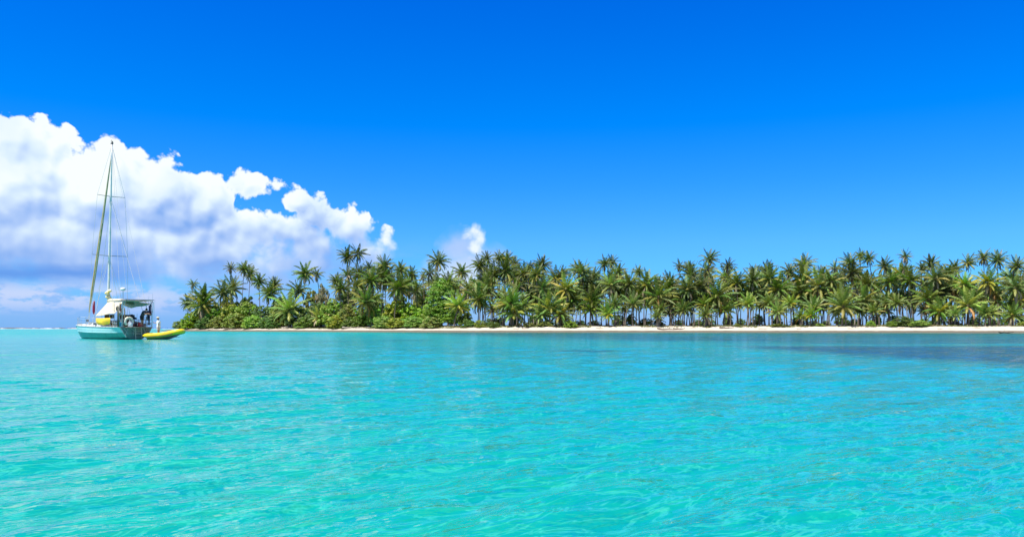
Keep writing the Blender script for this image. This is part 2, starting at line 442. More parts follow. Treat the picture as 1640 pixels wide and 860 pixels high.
def ground_z(x, y):
    x = np.asarray(x, float); y = np.asarray(y, float)
    d = sdist(x, y) + .35 * np.sin(x * .31) + .25 * np.sin(x * .83 + 1) + .2 * np.sin(x * 1.9)
    lf = np.clip((x + 114) / 18, .35, 1)       # the spit at the left end is lower
    z = np.where(d < 0, d * .10, 1.0 * (1 - np.exp(-np.maximum(d, 0) / 4.2)) + .40 / (1 + np.exp(-(d - 8.5) / .7)) + .15 * np.clip(d / 30, 0, 1))
    z = np.where(d > 0, z * lf, z)
    z = z + np.where(d > 1, .05 * np.sin(x * .7 + y * .4) + .04 * np.sin(x * 1.7 - y * 1.1), 0)
    return z
def gz(x, y): return float(ground_z(np.array([x]), np.array([y]))[0])
def build_island():
    xs = np.linspace(-135, 320, 460); t = np.linspace(0, 1, 190)
    sh = np.interp(xs, [p[0] for p in SHORE], [p[1] for p in SHORE])
    X = np.repeat(xs[:, None], len(t), 1)
    Y = (sh - 14)[:, None] + 150 * (t ** 1.7)[None, :]
    Z = ground_z(X, Y)
    P = np.stack([X, Y, Z], -1)
    mb = MB(); mb.grid(P.tolist())
    mb.f = [f for f in mb.f if max(mb.v[k][2] for k in f) > -.9]
    m = bpy.data.materials.new('sand'); m.use_nodes = True
    T = NT(m.node_tree); p = T.n['Principled BSDF']; pos = T.new('ShaderNodeNewGeometry').outputs['Position']
    x, y, z = T.sep(pos)
    n = T.noise(pos, .6, 5, .6); n2 = T.noise(pos, 4.0, 5, .65); n3 = T.noise(T.v('MULTIPLY', pos, (.35, 1.6, 1)), .8, 5, .65)
    c = T.mix(T.ramp(n, .3, .7), (.62, .56, .46), (.50, .44, .355))
    c = T.mix(T.m('MULTIPLY', T.ramp(n2, .52, .70), .5), c, (.30, .24, .17))
    zz = T.m('ADD', z, T.m('MULTIPLY', T.m('SUBTRACT', n, .5), .3))
    wrack = T.m('MULTIPLY', T.ramp(T.m('ABSOLUTE', T.m('SUBTRACT', zz, .78)), .09, .0), T.ramp(n3, .46, .60))
    c = T.mix(T.m('MULTIPLY', wrack, .75), c, (.20, .15, .10))                     # dried seaweed line
    c = T.mix(T.ramp(T.m('ADD', zz, T.m('MULTIPLY', n2, .25)), 1.28, 1.55), c, (.12, .095, .06))   # leaf litter under the palms
    c = T.mix(T.ramp(zz, .55, .34), c, (.12, .10, .07))                           # wet sand, deepened by the shadow line painted in at the waterline
    T.put(p.inputs['Base Color'], c); p.inputs['Roughness'].default_value = .9
    b = T.new('ShaderNodeBump'); b.inputs['Strength'].default_value = .5; b.inputs['Distance'].default_value = .12
    T.put(b.inputs['Height'], n2); T.l.new(b.outputs[0], p.inputs['Normal'])
    o = mb.build('beach', m, smooth=True); o['kind'] = 'structure'
build_island()

# ================================================================ REEF SURF on the horizon at the left
def build_surf():
    rnd = random.Random(3)
    m = mat('foam', (.55, .58, .62), .8, .15, .5)
    mb = MB()
    for i in range(46):
        px = -60 + i * 8.2 + rnd.uniform(-4, 4); Y = rnd.uniform(640, 760)
        x = (px - 820) / 1300 * Y; L = rnd.uniform(3, 11); h = rnd.choice([.05, .08, .15, .35, .6]) * (1 if px < 150 else .5)
        P = []
        for a in range(13):
            u = a / 12; hh = h * (math.sin(math.pi * u) ** .6) * (.6 + .4 * rnd.random()) + .02
            P.append([(x + (u - .5) * L, Y + w + 1.5 * math.sin(u * 5 + i), hh * s - .01) for w, s in ((-2.0, 0.0), (-1.0, .35), (-.3, 1.0), (.4, .8), (2.2, 0.0))])
        mb.grid(P)
    o = mb.build('reef_surf', m, smooth=True); o['kind'] = 'stuff'
    o['label'] = 'broken line of white surf on the reef along the left horizon'; o['category'] = 'surf'
    m2 = mat('reef_rock', (.16, .13, .13), .9, .5, 1.0)
    mb = MB()
    for i in range(34):
        px = -60 + i * 8.0 + rnd.uniform(-6, 6); Y = rnd.uniform(770, 830); x = (px - 820) / 1300 * Y
        w = rnd.uniform(2.5, 9)
        mb.ball((x, Y, 0), (w, 2.0, rnd.uniform(.5, 1.15)), 10, 6)
    for i, v in enumerate(mb.v): mb.v[i] = (v[0] + rnd.uniform(-.3, .3), v[1], v[2] + rnd.uniform(-.1, .1))
    o = mb.build('reef', m2, smooth=True); o['kind'] = 'structure'
build_surf()

# ================================================================ PALMS
def set_tone(me, tones):
    a = me.color_attributes.new('tone', 'FLOAT_COLOR', 'POINT')
    a.data.foreach_set('color', np.array([list(t) + [1] for t in tones], dtype=np.float32).ravel())
G_TOP = (.085, .135, .028); G_MID = (.145, .220, .022); G_YEL = (.38, .33, .04); G_ORG = (.46, .25, .05); G_DRY = (.34, .27, .17)
def crown_mesh(seed, nf=30, wind=0.0, mode='normal', emin=-34, emax=84):
    rnd = random.Random(seed); vs = []; fs = []; tones = []
    for i in range(nf):
        u = (i + .5) / nf                           # 0 youngest, 1 oldest
        el = R(emax + (emin - emax) * u ** .85) + rnd.uniform(-.12, .12)
        az = i * 2.39996 + rnd.uniform(-.25, .25)
        L = (0.86 + .24 * math.sin(math.pi * min(1, u + .25))) * rnd.uniform(.85, 1.12)
        droop = R(rnd.uniform(24, 60)) + R(22) * u
        if mode == 'low': droop *= .85
        if u < .1: droop *= .4
        # colour of the whole frond
        g = [a + (b - a) * rnd.random() for a, b in zip(G_TOP, G_MID)]
        k = rnd.uniform(.8, 1.25) * {'low': 1.5, 'lowyellow': 1.75, 'yellow': 1.3, 'normal': .92, 'old': .82}[mode]; g = [c * k for c in g]
        py = {'normal': .18, 'yellow': .5, 'low': .22, 'dry': .45, 'old': .35}[mode]
        if rnd.random() < py and u > (.15 if mode == 'yellow' else .4):
            t = rnd.uniform(.35, 1.0); tgt = G_YEL if mode != 'old' else G_DRY
            g = [a + (b - a) * t for a, b in zip(g, tgt)]
        if u > .8 and rnd.random() < (.5 if mode in ('yellow', 'dry', 'normal', 'old') else .15):
            tgt = G_ORG if rnd.random() < .35 and mode != 'old' else G_DRY
            g = list(tgt); droop *= 1.25; el -= .25
        N = 9; pts = [Vector((0, 0, 0))]; dirs = []
        for s in range(N):
            t = s / (N - 1)
            e = el - droop * (t ** 1.3)
            h = math.cos(e); dv = Vector((math.cos(az) * h, math.sin(az) * h, math.sin(e)))
            dv.x += wind * (.25 + .75 * t); dv.normalize()
            dirs.append(dv); pts.append(pts[-1] + dv * L / N)
        # rachis
        side0 = Vector((-math.sin(az), math.cos(az), 0))
        def at(t):
            f = t * N; a = min(int(f), N - 1); return pts[a].lerp(pts[a + 1], f - a), dirs[a]
        for s in range(N):
            a = pts[s]; b = pts[s + 1]; w = .012 * (1 - s / N) + .003; n = len(vs)
            up = Vector((0, 0, w))
            vs += [a - side0 * w, a + side0 * w, b + side0 * w * .8, b - side0 * w * .8]
            fs.append((n, n + 1, n + 2, n + 3)); tones += [(.30, .28, .10)] * 4
            n = len(vs); vs += [a - up, a + up, b + up, b - up]; fs.append((n, n + 1, n + 2, n + 3)); tones += [(.30, .28, .10)] * 4
        NL = 27; twist = rnd.uniform(-.5, .5)
        for sgn in (-1, 1):
            for q in range(NL):
                t = .13 + .87 * (q + rnd.random() * .6) / NL
                p, d = at(min(t, .999))
                sd_ = d.cross(Vector((0, 0, 1)))
                if sd_.length < .1: sd_ = side0.copy()
                sd_.normalize(); nrm = sd_.cross(d).normalized()
                l = .19 * (math.sin(math.pi * (t * .86 + .12)) ** .6) * rnd.uniform(.8, 1.1) * (1.0 if t < .95 else .7)
                dd = (sd_ * sgn * .72 + d * (.45 + .5 * t) + nrm * (.12 + twist * .3 * sgn)).normalized()
                dd.z -= .55 + .55 * rnd.random(); dd.normalize()
                tip = p + dd * l; mid = p + dd * l * .55 + Vector((0, 0, .018))
                w = .020; n = len(vs)
                wd = d * w
                vs += [p - wd * .6, p + wd * .6, mid + wd, tip, mid - wd]
                fs += [(n, n + 1, n + 2, n + 4), (n + 4, n + 2, n + 3)]
                kk = rnd.uniform(.85, 1.18); tt = tuple(c * kk for c in g); tones += [tt] * 5
    # fibrous heart of the crown
    b = MB(); b.ball((0, 0, -.02), (.07, .07, .12), 8, 5)
    n = len(vs); vs += b.v; fs += [tuple(i + n for i in f) for f in b.f]; tones += [(.16, .12, .06)] * len(b.v)
    # hanging dead leaves
    if mode in ('normal', 'old', 'dry'):
        for q in range(rnd.choice([1, 2, 3])):
            az = rnd.uniform(0, 6.28); l = rnd.uniform(.35, .75); p = Vector((.05 * math.cos(az), .05 * math.sin(az), -.05))
            out = Vector((math.cos(az), math.sin(az), 0)); sdv = Vector((-math.sin(az), math.cos(az), 0))
            for e in range(10):
                n = len(vs); t = e / 10; a = p + out * (.16 * math.sin(t * 2.6)) + Vector((0, 0, -l * t))
                w = .045 * rnd.uniform(.5, 1.2)
                vs += [a - sdv * .01, a + sdv * .01, a + sdv * w + Vector((0, 0, -.13)), a - sdv * w + Vector((0, 0, -.15))]
                fs.append((n, n + 1, n + 2, n + 3)); tones += [tuple(c * rnd.uniform(.7, 1.1) for c in G_DRY)] * 4
    me = bpy.data.meshes.new('palm_crown'); me.from_pydata([tuple(v) for v in vs], [], fs); me.materials.append(M_FROND)
    set_tone(me, tones); me.update(); return me
CR = {
    'normal': [crown_mesh(100 + i, nf=34 + i % 5) for i in range(7)],
    'old': [crown_mesh(200 + i, nf=24 + i, mode='old', emin=-45) for i in range(4)],
    'yellow': [crown_mesh(300 + i, nf=36, mode='yellow', emin=-42) for i in range(3)],
    'low': [crown_mesh(400 + i, nf=32, mode='low', emin=-20, emax=86) for i in range(4)],
    'lowyellow': [crown_mesh(450 + i, nf=28, mode='yellow', emin=-12, emax=84) for i in range(2)],
    'wind': [crown_mesh(500 + i, nf=33, wind=.55) for i in range(3)],
}
def nuts_mesh(seed):
    rnd = random.Random(seed); mb = MB()
    for k in range(8):
        a = rnd.uniform(0, 6.28); mb.ball((.09 * math.cos(a), .09 * math.sin(a), -.08 - rnd.random() * .08), .042, 7, 5)
    return mb.mesh('coconuts', mat('coconut', (.30, .26, .05), .5, .3, 2.0), True)
NUTS = [nuts_mesh(i) for i in range(3)]

def trunk_mesh(H, lean, bow, seed, r0):
    rnd = random.Random(seed); mb = MB(); pts = []; rad = []
    n = 14
    for i in range(n + 1):
        t = i / n
        pts.append((lean[0] * (t ** 1.4) + bow[0] * math.sin(math.pi * t), lean[1] * (t ** 1.4) + bow[1] * math.sin(math.pi * t), -.25 + (H + .25) * t))
        rad.append(r0 * (1.0 + 1.0 * math.exp(-t * H / .45) - .38 * t) * (1 + .05 * rnd.uniform(-1, 1)))
    mb.tube(pts, rad, 8)
    return mb.mesh('palm_trunk', M_TRUNK, True)

def shore_y(px):
    # waterline distance for a photograph column
    best = None
    for (x0, y0), (x1, y1) in zip(SHORE[:-1], SHORE[1:]):
        for k in range(41):
            t = k / 40; x = x0 + (x1 - x0) * t; y = y0 + (y1 - y0) * t
            q = abs(820 + 1300 * x / y - px)
            if best is None or q < best[0]: best = (q, y)
    return best[1]

PALMS = []
def palm(px, py, rpx, off, mode, seed, lean=None, front=False, fac=1.13):
    Y = shore_y(px) + off
    x = (px - 820) / 1300 * Y; z = CAM_H + (HOR - py) * Y / 1300
    rnd = random.Random(seed * 7 + 1)
    if lean is None: lean = (rnd.gauss(0, .055), rnd.gauss(0, .04))
    g0 = gz(x, Y); H = z - g0
    lx, ly = lean[0] * H, lean[1] * H
    bx, by = x - lx, Y - ly; g0 = gz(bx, by); H = max(z - g0, .5)
    root = bpy.data.objects.new('coconut_palm', None); col.objects.link(root); root.location = (bx, by, g0); root.empty_display_size = .3
    bow = (rnd.gauss(0, .02) * H, rnd.gauss(0, .02) * H)
    rad = rpx * Y / 1300 * (fac * .86 if px < 520 else fac)
    link('trunk', trunk_mesh(H, (lx, ly), bow, seed, .125 if H > 5 else .15), root)
    ms = CR[mode]; me = ms[rnd.randrange(len(ms))]
    s = rad * rnd.uniform(.95, 1.08)
    rot = (rnd.gauss(0, .08), rnd.gauss(0, .08), rnd.uniform(0, 6.283) if mode != 'wind' else rnd.gauss(0, .25))
    link('crown', me, root, (lx, ly, H), rot, (s, s, s * rnd.uniform(.92, 1.1)))
    if mode in ('normal', 'yellow', 'wind') and H > 4:
        link('coconuts', NUTS[rnd.randrange(3)], root, (lx, ly, H), (0, 0, rnd.uniform(0, 6)), (s, s, s))
    root['category'] = 'palm tree'
    PALMS.append((root, px, py, mode, front, H))
    return root

# crowns that break the skyline (column, row, crown radius)
SKY = [(309, 456, 12, 'old'), (369, 430, 14, 'old'), (391, 432, 16, 'normal'), (401, 441, 16, 'normal'), (414, 452, 17, 'normal'), (440, 458, 17, 'normal'),
 (489, 440, 21, 'normal'), (507, 440, 14, 'old'), (538, 451, 13, 'normal'), (556, 412, 16, 'normal'), (573, 407, 17, 'old'), (591, 430, 13, 'old'),
 (615, 427, 18, 'normal'), (642, 433, 15, 'normal'), (659, 440, 13, 'normal'), (678, 443, 9, 'old'), (702, 420, 20, 'normal'), (739, 437, 17, 'normal'),
 (769, 427, 17, 'normal'), (780, 416, 13, 'normal'), (800, 414, 13, 'normal'), (812, 416, 13, 'normal'), (825, 422, 13, 'old'), (848, 430, 11, 'normal'),
 (868, 426, 17, 'normal'), (900, 440, 14, 'wind'), (925, 433, 17, 'normal'), (950, 442, 14, 'normal'), (968, 424, 14, 'normal'), (980, 422, 13, 'normal'),
 (990, 437, 16, 'normal'), (1022, 437, 11, 'normal'), (1054, 452, 12, 'normal'), (1072, 451, 13, 'normal'), (1088, 427, 11, 'old'), (1103, 430, 12, 'normal'),
 (1136, 416, 17, 'wind'), (1132, 434, 16, 'wind'), (1166, 427, 13, 'old'), (1207, 434, 14, 'old'), (1229, 433, 14, 'normal'), (1264, 436, 16, 'normal'),
 (1288, 426, 19, 'normal'), (1317, 441, 15, 'normal'), (1337, 430, 13, 'old'), (1361, 422, 18, 'normal'), (1378, 411, 12, 'normal'), (1391, 415, 13, 'normal'),
 (1417, 428, 18, 'normal'), (1450, 412, 12, 'old'), (1448, 431, 12, 'old'), (1477, 431, 13, 'normal'), (1491, 424, 15, 'normal'), (1519, 437, 14, 'normal'),
 (1529, 431, 14, 'normal'), (1550, 422, 15, 'wind'), (1575, 414, 15, 'wind'), (1598, 418, 17, 'normal'), (1628, 428, 18, 'normal'), (1654, 424, 16, 'normal'), (1682, 430, 17, 'normal')]
MID = [(328, 476, 20, 'normal'), (301, 487, 13, 'normal'), (372, 464, 19, 'normal'), (357, 470, 17, 'normal'), (432, 470, 20, 'normal'), (477, 466, 18, 'normal'),
 (557, 442, 13, 'old'), (594, 451, 18, 'normal'), (577, 464, 18, 'normal'), (615, 444, 17, 'normal'), (640, 462, 21, 'normal'), (667, 468, 13, 'old'), (546, 464, 16, 'normal'),
 (688, 438, 12, 'old'), (810, 435, 17, 'normal'), (791, 443, 17, 'normal'), (839, 440, 15, 'normal'), (829, 459, 17, 'old'), (860, 441, 15, 'normal'), (933, 438, 16, 'normal'),
 (946, 459, 21, 'normal'), (781, 464, 17, 'normal'), (766, 480, 21, 'normal'), (870, 464, 18, 'yellow'), (906, 464, 21, 'yellow'), (850, 476, 18, 'normal'), (948, 484, 22, 'normal'),
 (1007, 457, 18, 'normal'), (978, 457, 20, 'yellow'), (1022, 476, 21, 'normal'), (1055, 476, 22, 'yellow'), (1097, 484, 21, 'normal'), (1107, 441, 18, 'normal'), (1101, 464, 20, 'normal'),
 (1122, 459, 20, 'normal'), (1149, 476, 24, 'normal'), (1074, 462, 19, 'normal'), (1036, 457, 18, 'normal'), (1206, 451, 18, 'normal'), (1233, 447, 18, 'normal'), (1286, 449, 20, 'normal'),
 (1283, 468, 21, 'normal'), (1311, 460, 23, 'yellow'), (1200, 472, 21, 'normal'), (1246, 464, 20, 'normal'), (1365, 437, 19, 'normal'), (1382, 482, 21, 'yellow'), (1168, 480, 17, 'normal'),
 (1344, 470, 18, 'normal'), (1390, 457, 18, 'normal'), (1457, 451, 17, 'normal'), (1498, 447, 19, 'normal'), (1444, 480, 20, 'normal'), (1486, 480, 22, 'normal'), (1546, 457, 17, 'yellow'),
 (1582, 453, 20, 'yellow'), (1626, 462, 23, 'normal'), (1630, 482, 21, 'normal'), (1525, 462, 18, 'normal'), (1592, 468, 18, 'normal'), (1403, 486, 17, 'yellow'), (1421, 484, 14, 'normal'),
 (1660, 455, 22, 'normal'), (1180, 455, 17, 'normal'), (1332, 452, 17, 'normal'), (1425, 452, 17, 'normal'), (990, 472, 17, 'normal'), (890, 447, 17, 'normal'), (915, 482, 18, 'normal'),
 (1560, 480, 20, 'normal'), (1508, 468, 18, 'normal'), (1130, 488, 19, 'normal'), (1225, 478, 18, 'normal'), (1260, 484, 18, 'normal'), (1320, 482, 18, 'normal'), (1075, 484, 17, 'normal')]
FRONT = [(324, 491, 25, 'yellow', -.02), (464, 497, 29, 'low', .03), (512, 511, 21, 'lowyellow', .05), (586, 484, 25, 'yellow', -.25), (734, 491, 21, 'low', .22), (818, 487, 24, 'low', 0),
 (824, 502, 26, 'low', .1), (881, 495, 26, 'lowyellow', .05), (898, 504, 20, 'yellow', .1), (868, 505, 20, 'low', -.1), (974, 504, 17, 'low', 0), (1246, 500, 16, 'low', .05),
 (1350, 492, 27, 'low', .05), (1283, 508, 12, 'low', 0), (1299, 506, 14, 'low', .1), (1550, 490, 24, 'low', -.05), (1505, 500, 20, 'yellow', .15), (1530, 505, 15, 'low', .1),
 (1578, 503, 15, 'low', 0), (1622, 506, 17, 'low', .05), (1130, 506, 14, 'low', 0), (1052, 508, 11, 'low', 0)]
rs = random.Random(77)
for i, (px, py, r_, md) in enumerate(SKY):
    palm(px, py, r_, rs.uniform(20, 36), md, 1000 + i)
n_sky = len(PALMS)
for i, (px, py, r_, md) in enumerate(MID):
    palm(px, py, r_, rs.uniform(13, 22), md, 2000 + i, fac=1.42)
n_mid = len(PALMS)
for i, (px, py, r_, md, ln) in enumerate(FRONT):
    palm(px, py, r_, rs.uniform(9.5, 11.5), md, 3000 + i, lean=(ln, rs.uniform(-.05, .03)), front=True, fac=1.34)
n_front = len(PALMS)
# the depth of the grove, seen mostly as trunks and dark crowns between the others
for i in range(92):
    px = 556 + (1690 - 556) * (i + rs.uniform(-.4, .4)) / 92
    top = np.interp(px, [s[0] for s in SKY], [s[1] for s in SKY])
    palm(px, rs.uniform(max(top + 16, 440), 484), rs.uniform(14, 18), rs.uniform(24, 58), rs.choice(['normal', 'normal', 'normal', 'yellow', 'old']), 4000 + i, fac=1.5)
for i in range(50):
    px = 775 + (1650 - 775) * (i + rs.uniform(-.4, .4)) / 50
    palm(px, rs.uniform(486, 503), rs.uniform(12, 17), rs.uniform(18, 50) if i % 2 else rs.uniform(10.5, 15), 'low', 4500 + i, fac=1.35)

ORD = ['first', 'second', 'third', 'fourth', 'fifth', 'sixth', 'seventh', 'eighth', 'ninth', 'tenth', '11th', '12th', '13th', '14th', '15th', '16th', '17th', '18th', '19th', '20th']
def od(i):
    if i < 20: return ORD[i]
    n = i + 1; return '%d%s' % (n, {1: 'st', 2: 'nd', 3: 'rd'}.get(n % 10 if n % 100 // 10 != 1 else 0, 'th'))
LOOK = {'normal': 'green crowned', 'old': 'sparse crowned', 'yellow': 'yellow tinged', 'wind': 'wind swept', 'low': 'low', 'lowyellow': 'yellow fronded'}
def label_run(items, fmt, group):
    """split at the bright broadleaf tree and at the low bush on the beach, then count from the left"""
    secs = [(-1e9, 705, 'left of the bright broadleaf tree'), (705, 1050, 'between the broadleaf tree and the skyline dip'), (1050, 1470, 'between the skyline dip and the low beach bush'), (1470, 1e9, 'right of the low beach bush')]
    for a, b, place in secs:
        s = sorted([q for q in items if a <= q[1] < b], key=lambda q: q[1])
        for i, q in enumerate(s):
            q[0]['label'] = fmt % (LOOK[q[3]], od(i), place); q[0]['group'] = group
label_run(PALMS[:n_sky], '%s skyline palm, %s %s', 'palms whose crowns stand against the sky')
label_run(PALMS[n_sky:n_mid], '%s mid-height palm, %s %s', 'palms filling the middle of the grove')
label_run(PALMS[n_mid:n_front], '%s palm at the beach edge, %s %s', 'palms along the top of the beach')
for q in PALMS[n_front:]:
    pl_ = 'left of the broadleaf tree' if q[1] < 705 else 'right of the broadleaf tree' if q[1] < 1050 else 'in the right middle' if q[1] < 1470 else 'at the far right'
    if q[3] == 'low': q[0]['label'] = 'small young palm half hidden among the trunks, ' + pl_; q[0]['group'] = 'young palms among the trunks ' + pl_
    else: q[0]['label'] = 'shaded palm deep in the grove behind the nearer crowns, ' + pl_; q[0]['group'] = 'palms deep in the grove ' + pl_
SPECIAL = {0: 'lone thin palm sticking up at the far left tip of the island',
 9: 'left one of the two tallest thin palms above the left half of the island', 10: 'right one of the two tallest thin palms above the left half of the island',
 16: 'tall full crowned palm rising directly above the bright broadleaf tree', 36: 'tallest wind swept palm right of the dip in the skyline',
 49: 'thin spiky palm poking above another crown, alone against sky near the right'}
for k, v in SPECIAL.items(): PALMS[k][0]['label'] = v
PALMS[n_mid + 1][0]['label'] = 'broad low palm with arching fronds nearly touching sand, left part of beach'
PALMS[n_mid + 2][0]['label'] = 'small palm with bright yellow fronds standing out on the left beach'
PALMS[n_mid + 0][0]['label'] = 'spreading palm with yellowing hanging fronds at the island left tip'
PALMS[n_mid + 7][0]['label'] = 'bright yellow green low palm, brightest in the middle of the grove front'
# ================================================================ BUSHES and the broadleaf tree
def leafy(seed, w, dpt, h, n_clump, per, leaf, tone, base_gap=.0, tonevar=.25):
    """leaf clumps through a dome-shaped volume, unit metres"""
    rnd = random.Random(seed); rg = np.random.default_rng(seed); vs = []; fs = []; tones = []
    for c in range(n_clump):
        while True:
            a = rnd.uniform(0, 6.283); rr = math.sqrt(rnd.random()); zz = rnd.random()
            if rr <= math.sqrt(max(0, 1 - zz ** 2.2)) + .02: break
        lump = 1 + .16 * math.sin(3 * a + seed) + .1 * math.sin(5 * a + 2 * seed)
        c0 = np.array([math.cos(a) * rr * w / 2 * lump, math.sin(a) * rr * dpt / 2 * lump, base_gap + zz * (h - base_gap) * .9 + .15])
        cr = rnd.uniform(.3, .8) * min(w, h) * .12 + .10
        k = rnd.uniform(1 - tonevar, 1 + tonevar); warm = rnd.uniform(-.15, .25)
        ct = (tone[0] * k * (1 + warm), tone[1] * k, tone[2] * k)
        D = rg.normal(size=(per, 3)); D /= np.linalg.norm(D, axis=1)[:, None]; D[:, 2] = np.abs(D[:, 2]) * .9 - .25
        for dvec in D:
            rad = cr * rnd.uniform(.75, 1.12); p = c0 + dvec * rad * np.array([1.15, 1.15, .85])
            if p[2] < .05: p[2] = .05
            nrm = Vector(dvec) + Vector((rnd.gauss(0, .35), rnd.gauss(0, .35), rnd.gauss(0, .3) + .35)); nrm.normalize()
            t1 = nrm.cross(Vector((rnd.gauss(0, 1), rnd.gauss(0, 1), rnd.gauss(0, 1)))).normalized(); t2 = nrm.cross(t1)
            s = leaf * rnd.uniform(.6, 1.25); n = len(vs); P = Vector(p)
            vs += [P - t1 * s * .5, P + t2 * s * .36 + nrm * s * .08, P + t1 * s * .5, P - t2 * s * .36 + nrm * s * .08]
            fs.append((n, n + 1, n + 2, n + 3))
            kk = rnd.uniform(.75, 1.25)
            if rnd.random() < .02: tt = (.26, .20, .05)
            else: tt = tuple(v * kk for v in ct)
            tones += [tt] * 4
    me = bpy.data.meshes.new('foliage'); me.from_pydata([tuple(v) for v in vs], [], fs); me.materials.append(M_LEAF)
    set_tone(me, tones); me.update(); return me
def stems_mesh(seed, w, h, n=9):
    rnd = random.Random(seed); mb = MB()
    for i in range(n):
        a = rnd.uniform(0, 6.283); r_ = rnd.uniform(.15, .42) * w
        e = Vector((math.cos(a) * r_, math.sin(a) * r_, h * rnd.uniform(.5, .85)))
        m1 = Vector((e.x * .35 + rnd.gauss(0, .1), e.y * .35 + rnd.gauss(0, .1), e.z * .45))
        mb.tube([(e.x * .05, e.y * .05, -.15), m1, e], [.07, .045, .015], 5)
    return mb.mesh('stem', mat('bark', (.20, .16, .12), .9, .5, 4.0, bump=.4), True)
GREENS = {'bright green': (.19, .34, .022), 'olive green': (.22, .28, .034), 'dark green': (.10, .19, .022), 'pale grey green': (.30, .29, .16)}
BUSHV = {}
for k, tone in GREENS.items():
    BUSHV[k] = [(leafy(600 + 10 * j + len(k), 4.2, 3.6, 3.2, 150, 34, .27, tone), stems_mesh(60 + j, 4.2, 3.2)) for j in range(2)]
BUSHES = []
def bush(px, top, wpx, off, kind, seed):
    Y = shore_y(px) + off; x = (px - 820) / 1300 * Y; g = gz(x, Y)
    h = max(CAM_H + (HOR - top) * Y / 1300 - g, .5); w = wpx * Y / 1300
    root = bpy.data.objects.new('sea_grape_bush', None); col.objects.link(root); root.location = (x, Y, g); root.empty_display_size = .3
    rnd = random.Random(seed); root.rotation_euler = (0, 0, rnd.uniform(0, 6.28))
    fm, sm = BUSHV[kind][rnd.randrange(2)]
    link('foliage', fm, root, sc=(w / 4.2, w / 4.2, h / 3.3)); link('stem', sm, root, sc=(w / 4.4, w / 4.4, h / 3.3))
    root['category'] = 'bush'
    BUSHES.append((root, px, off, kind))
rb = random.Random(9)
# front row against the sand, then higher rows behind
row = [(288, 512, 26, 'bright green'), (305, 500, 34, 'bright green'), (330, 507, 34, 'dark green'), (352, 506, 36, 'olive green'), (378, 500, 40, 'olive green'), (405, 503, 38, 'bright green'),
       (432, 505, 38, 'dark green'), (486, 506, 36, 'dark green'), (540, 503, 40, 'olive green'), (563, 506, 36, 'dark green'), (614, 504, 36, 'bright green'), (636, 508, 38, 'olive green'),
       (662, 504, 38, 'bright green'), (690, 505, 36, 'olive green'), (752, 511, 24, 'dark green'), (768, 512, 20, 'olive green')]
for i, (px, top, w, k) in enumerate(row): bush(px, top, w, rb.uniform(8.8, 10.2), k, i)
nb1 = len(BUSHES)
row2 = [(320, 492, 40), (345, 486, 44), (372, 483, 46), (398, 480, 48), (424, 484, 46), (450, 486, 44), (478, 484, 46), (508, 482, 46), (535, 478, 48), (560, 482, 46), (584, 486, 44), (608, 484, 46), (634, 480, 48), (660, 484, 46), (686, 486, 44)]
for i, (px, top, w) in enumerate(row2): bush(px, top + rb.uniform(-3, 3), w, rb.uniform(14, 18), rb.choice(['bright green', 'olive green', 'olive green', 'dark green']), 50 + i)
nb2 = len(BUSHES)
for i, (px, top, w, k) in enumerate([(516, 452, 30, 'pale grey green'), (500, 462, 34, 'olive green'), (548, 468, 38, 'olive green'), (450, 472, 40, 'dark green'), (395, 470, 40, 'dark green'), (365, 472, 36, 'olive green'),
                       (600, 468, 40, 'dark green'), (640, 470, 40, 'dark green'), (672, 472, 36, 'olive green'), (738, 478, 34, 'dark green'), (340, 480, 34, 'dark green')]):
    bush(px, top, w, rb.uniform(22, 28), k, 90 + i)
nb3 = len(BUSHES)
for i, (px, top, w, k) in enumerate([(872, 514, 26, 'olive green'), (915, 512, 22, 'bright green'), (846, 515, 18, 'olive green'), (1247, 518, 28, 'olive green'), (1312, 517, 14, 'bright green'),
                       (1446, 504, 34, 'dark green'), (1470, 512, 38, 'bright green'), (1430, 513, 26, 'bright green'), (1394, 512, 14, 'bright green'), (1640, 514, 22, 'olive green'), (790, 514, 20, 'dark green'), (1180, 518, 12, 'olive green')]):
    bush(px, top, w, rb.uniform(8.6, 9.8), k, 120 + i)
nb4 = len(BUSHES)
for i in range(34):
    px = 775 + (1660 - 775) * (i + rb.uniform(-.3, .3)) / 34
    bush(px, rb.uniform(500, 514), rb.uniform(16, 26), rb.uniform(30, 60), 'dark green', 200 + i)
for q in BUSHES[nb4:]:
    q[0]['label'] = 'dark low bush far back in the shade behind the palm trunks'; q[0]['group'] = 'shaded bushes deep in the grove'
def bl(items, text, group):
    for i, q in enumerate(sorted(items, key=lambda q: q[1])):
        q[0]['label'] = text % (q[3], od(i)); q[0]['group'] = group
bl(BUSHES[:nb1], '%s bush at the sand edge of the left thicket, %s from the left', 'bushes along the sand on the left')
bl(BUSHES[nb1:nb2], '%s bush in the second row of the left thicket, %s from the left', 'bushes in the second row on the left')
bl(BUSHES[nb2:nb3], '%s bush showing between palms behind the left thicket, %s from the left', 'bushes at the back on the left')
bl(BUSHES[nb3:nb4], 'low %s bush under the right hand palm grove, %s from the left', 'low bushes under the palm grove')

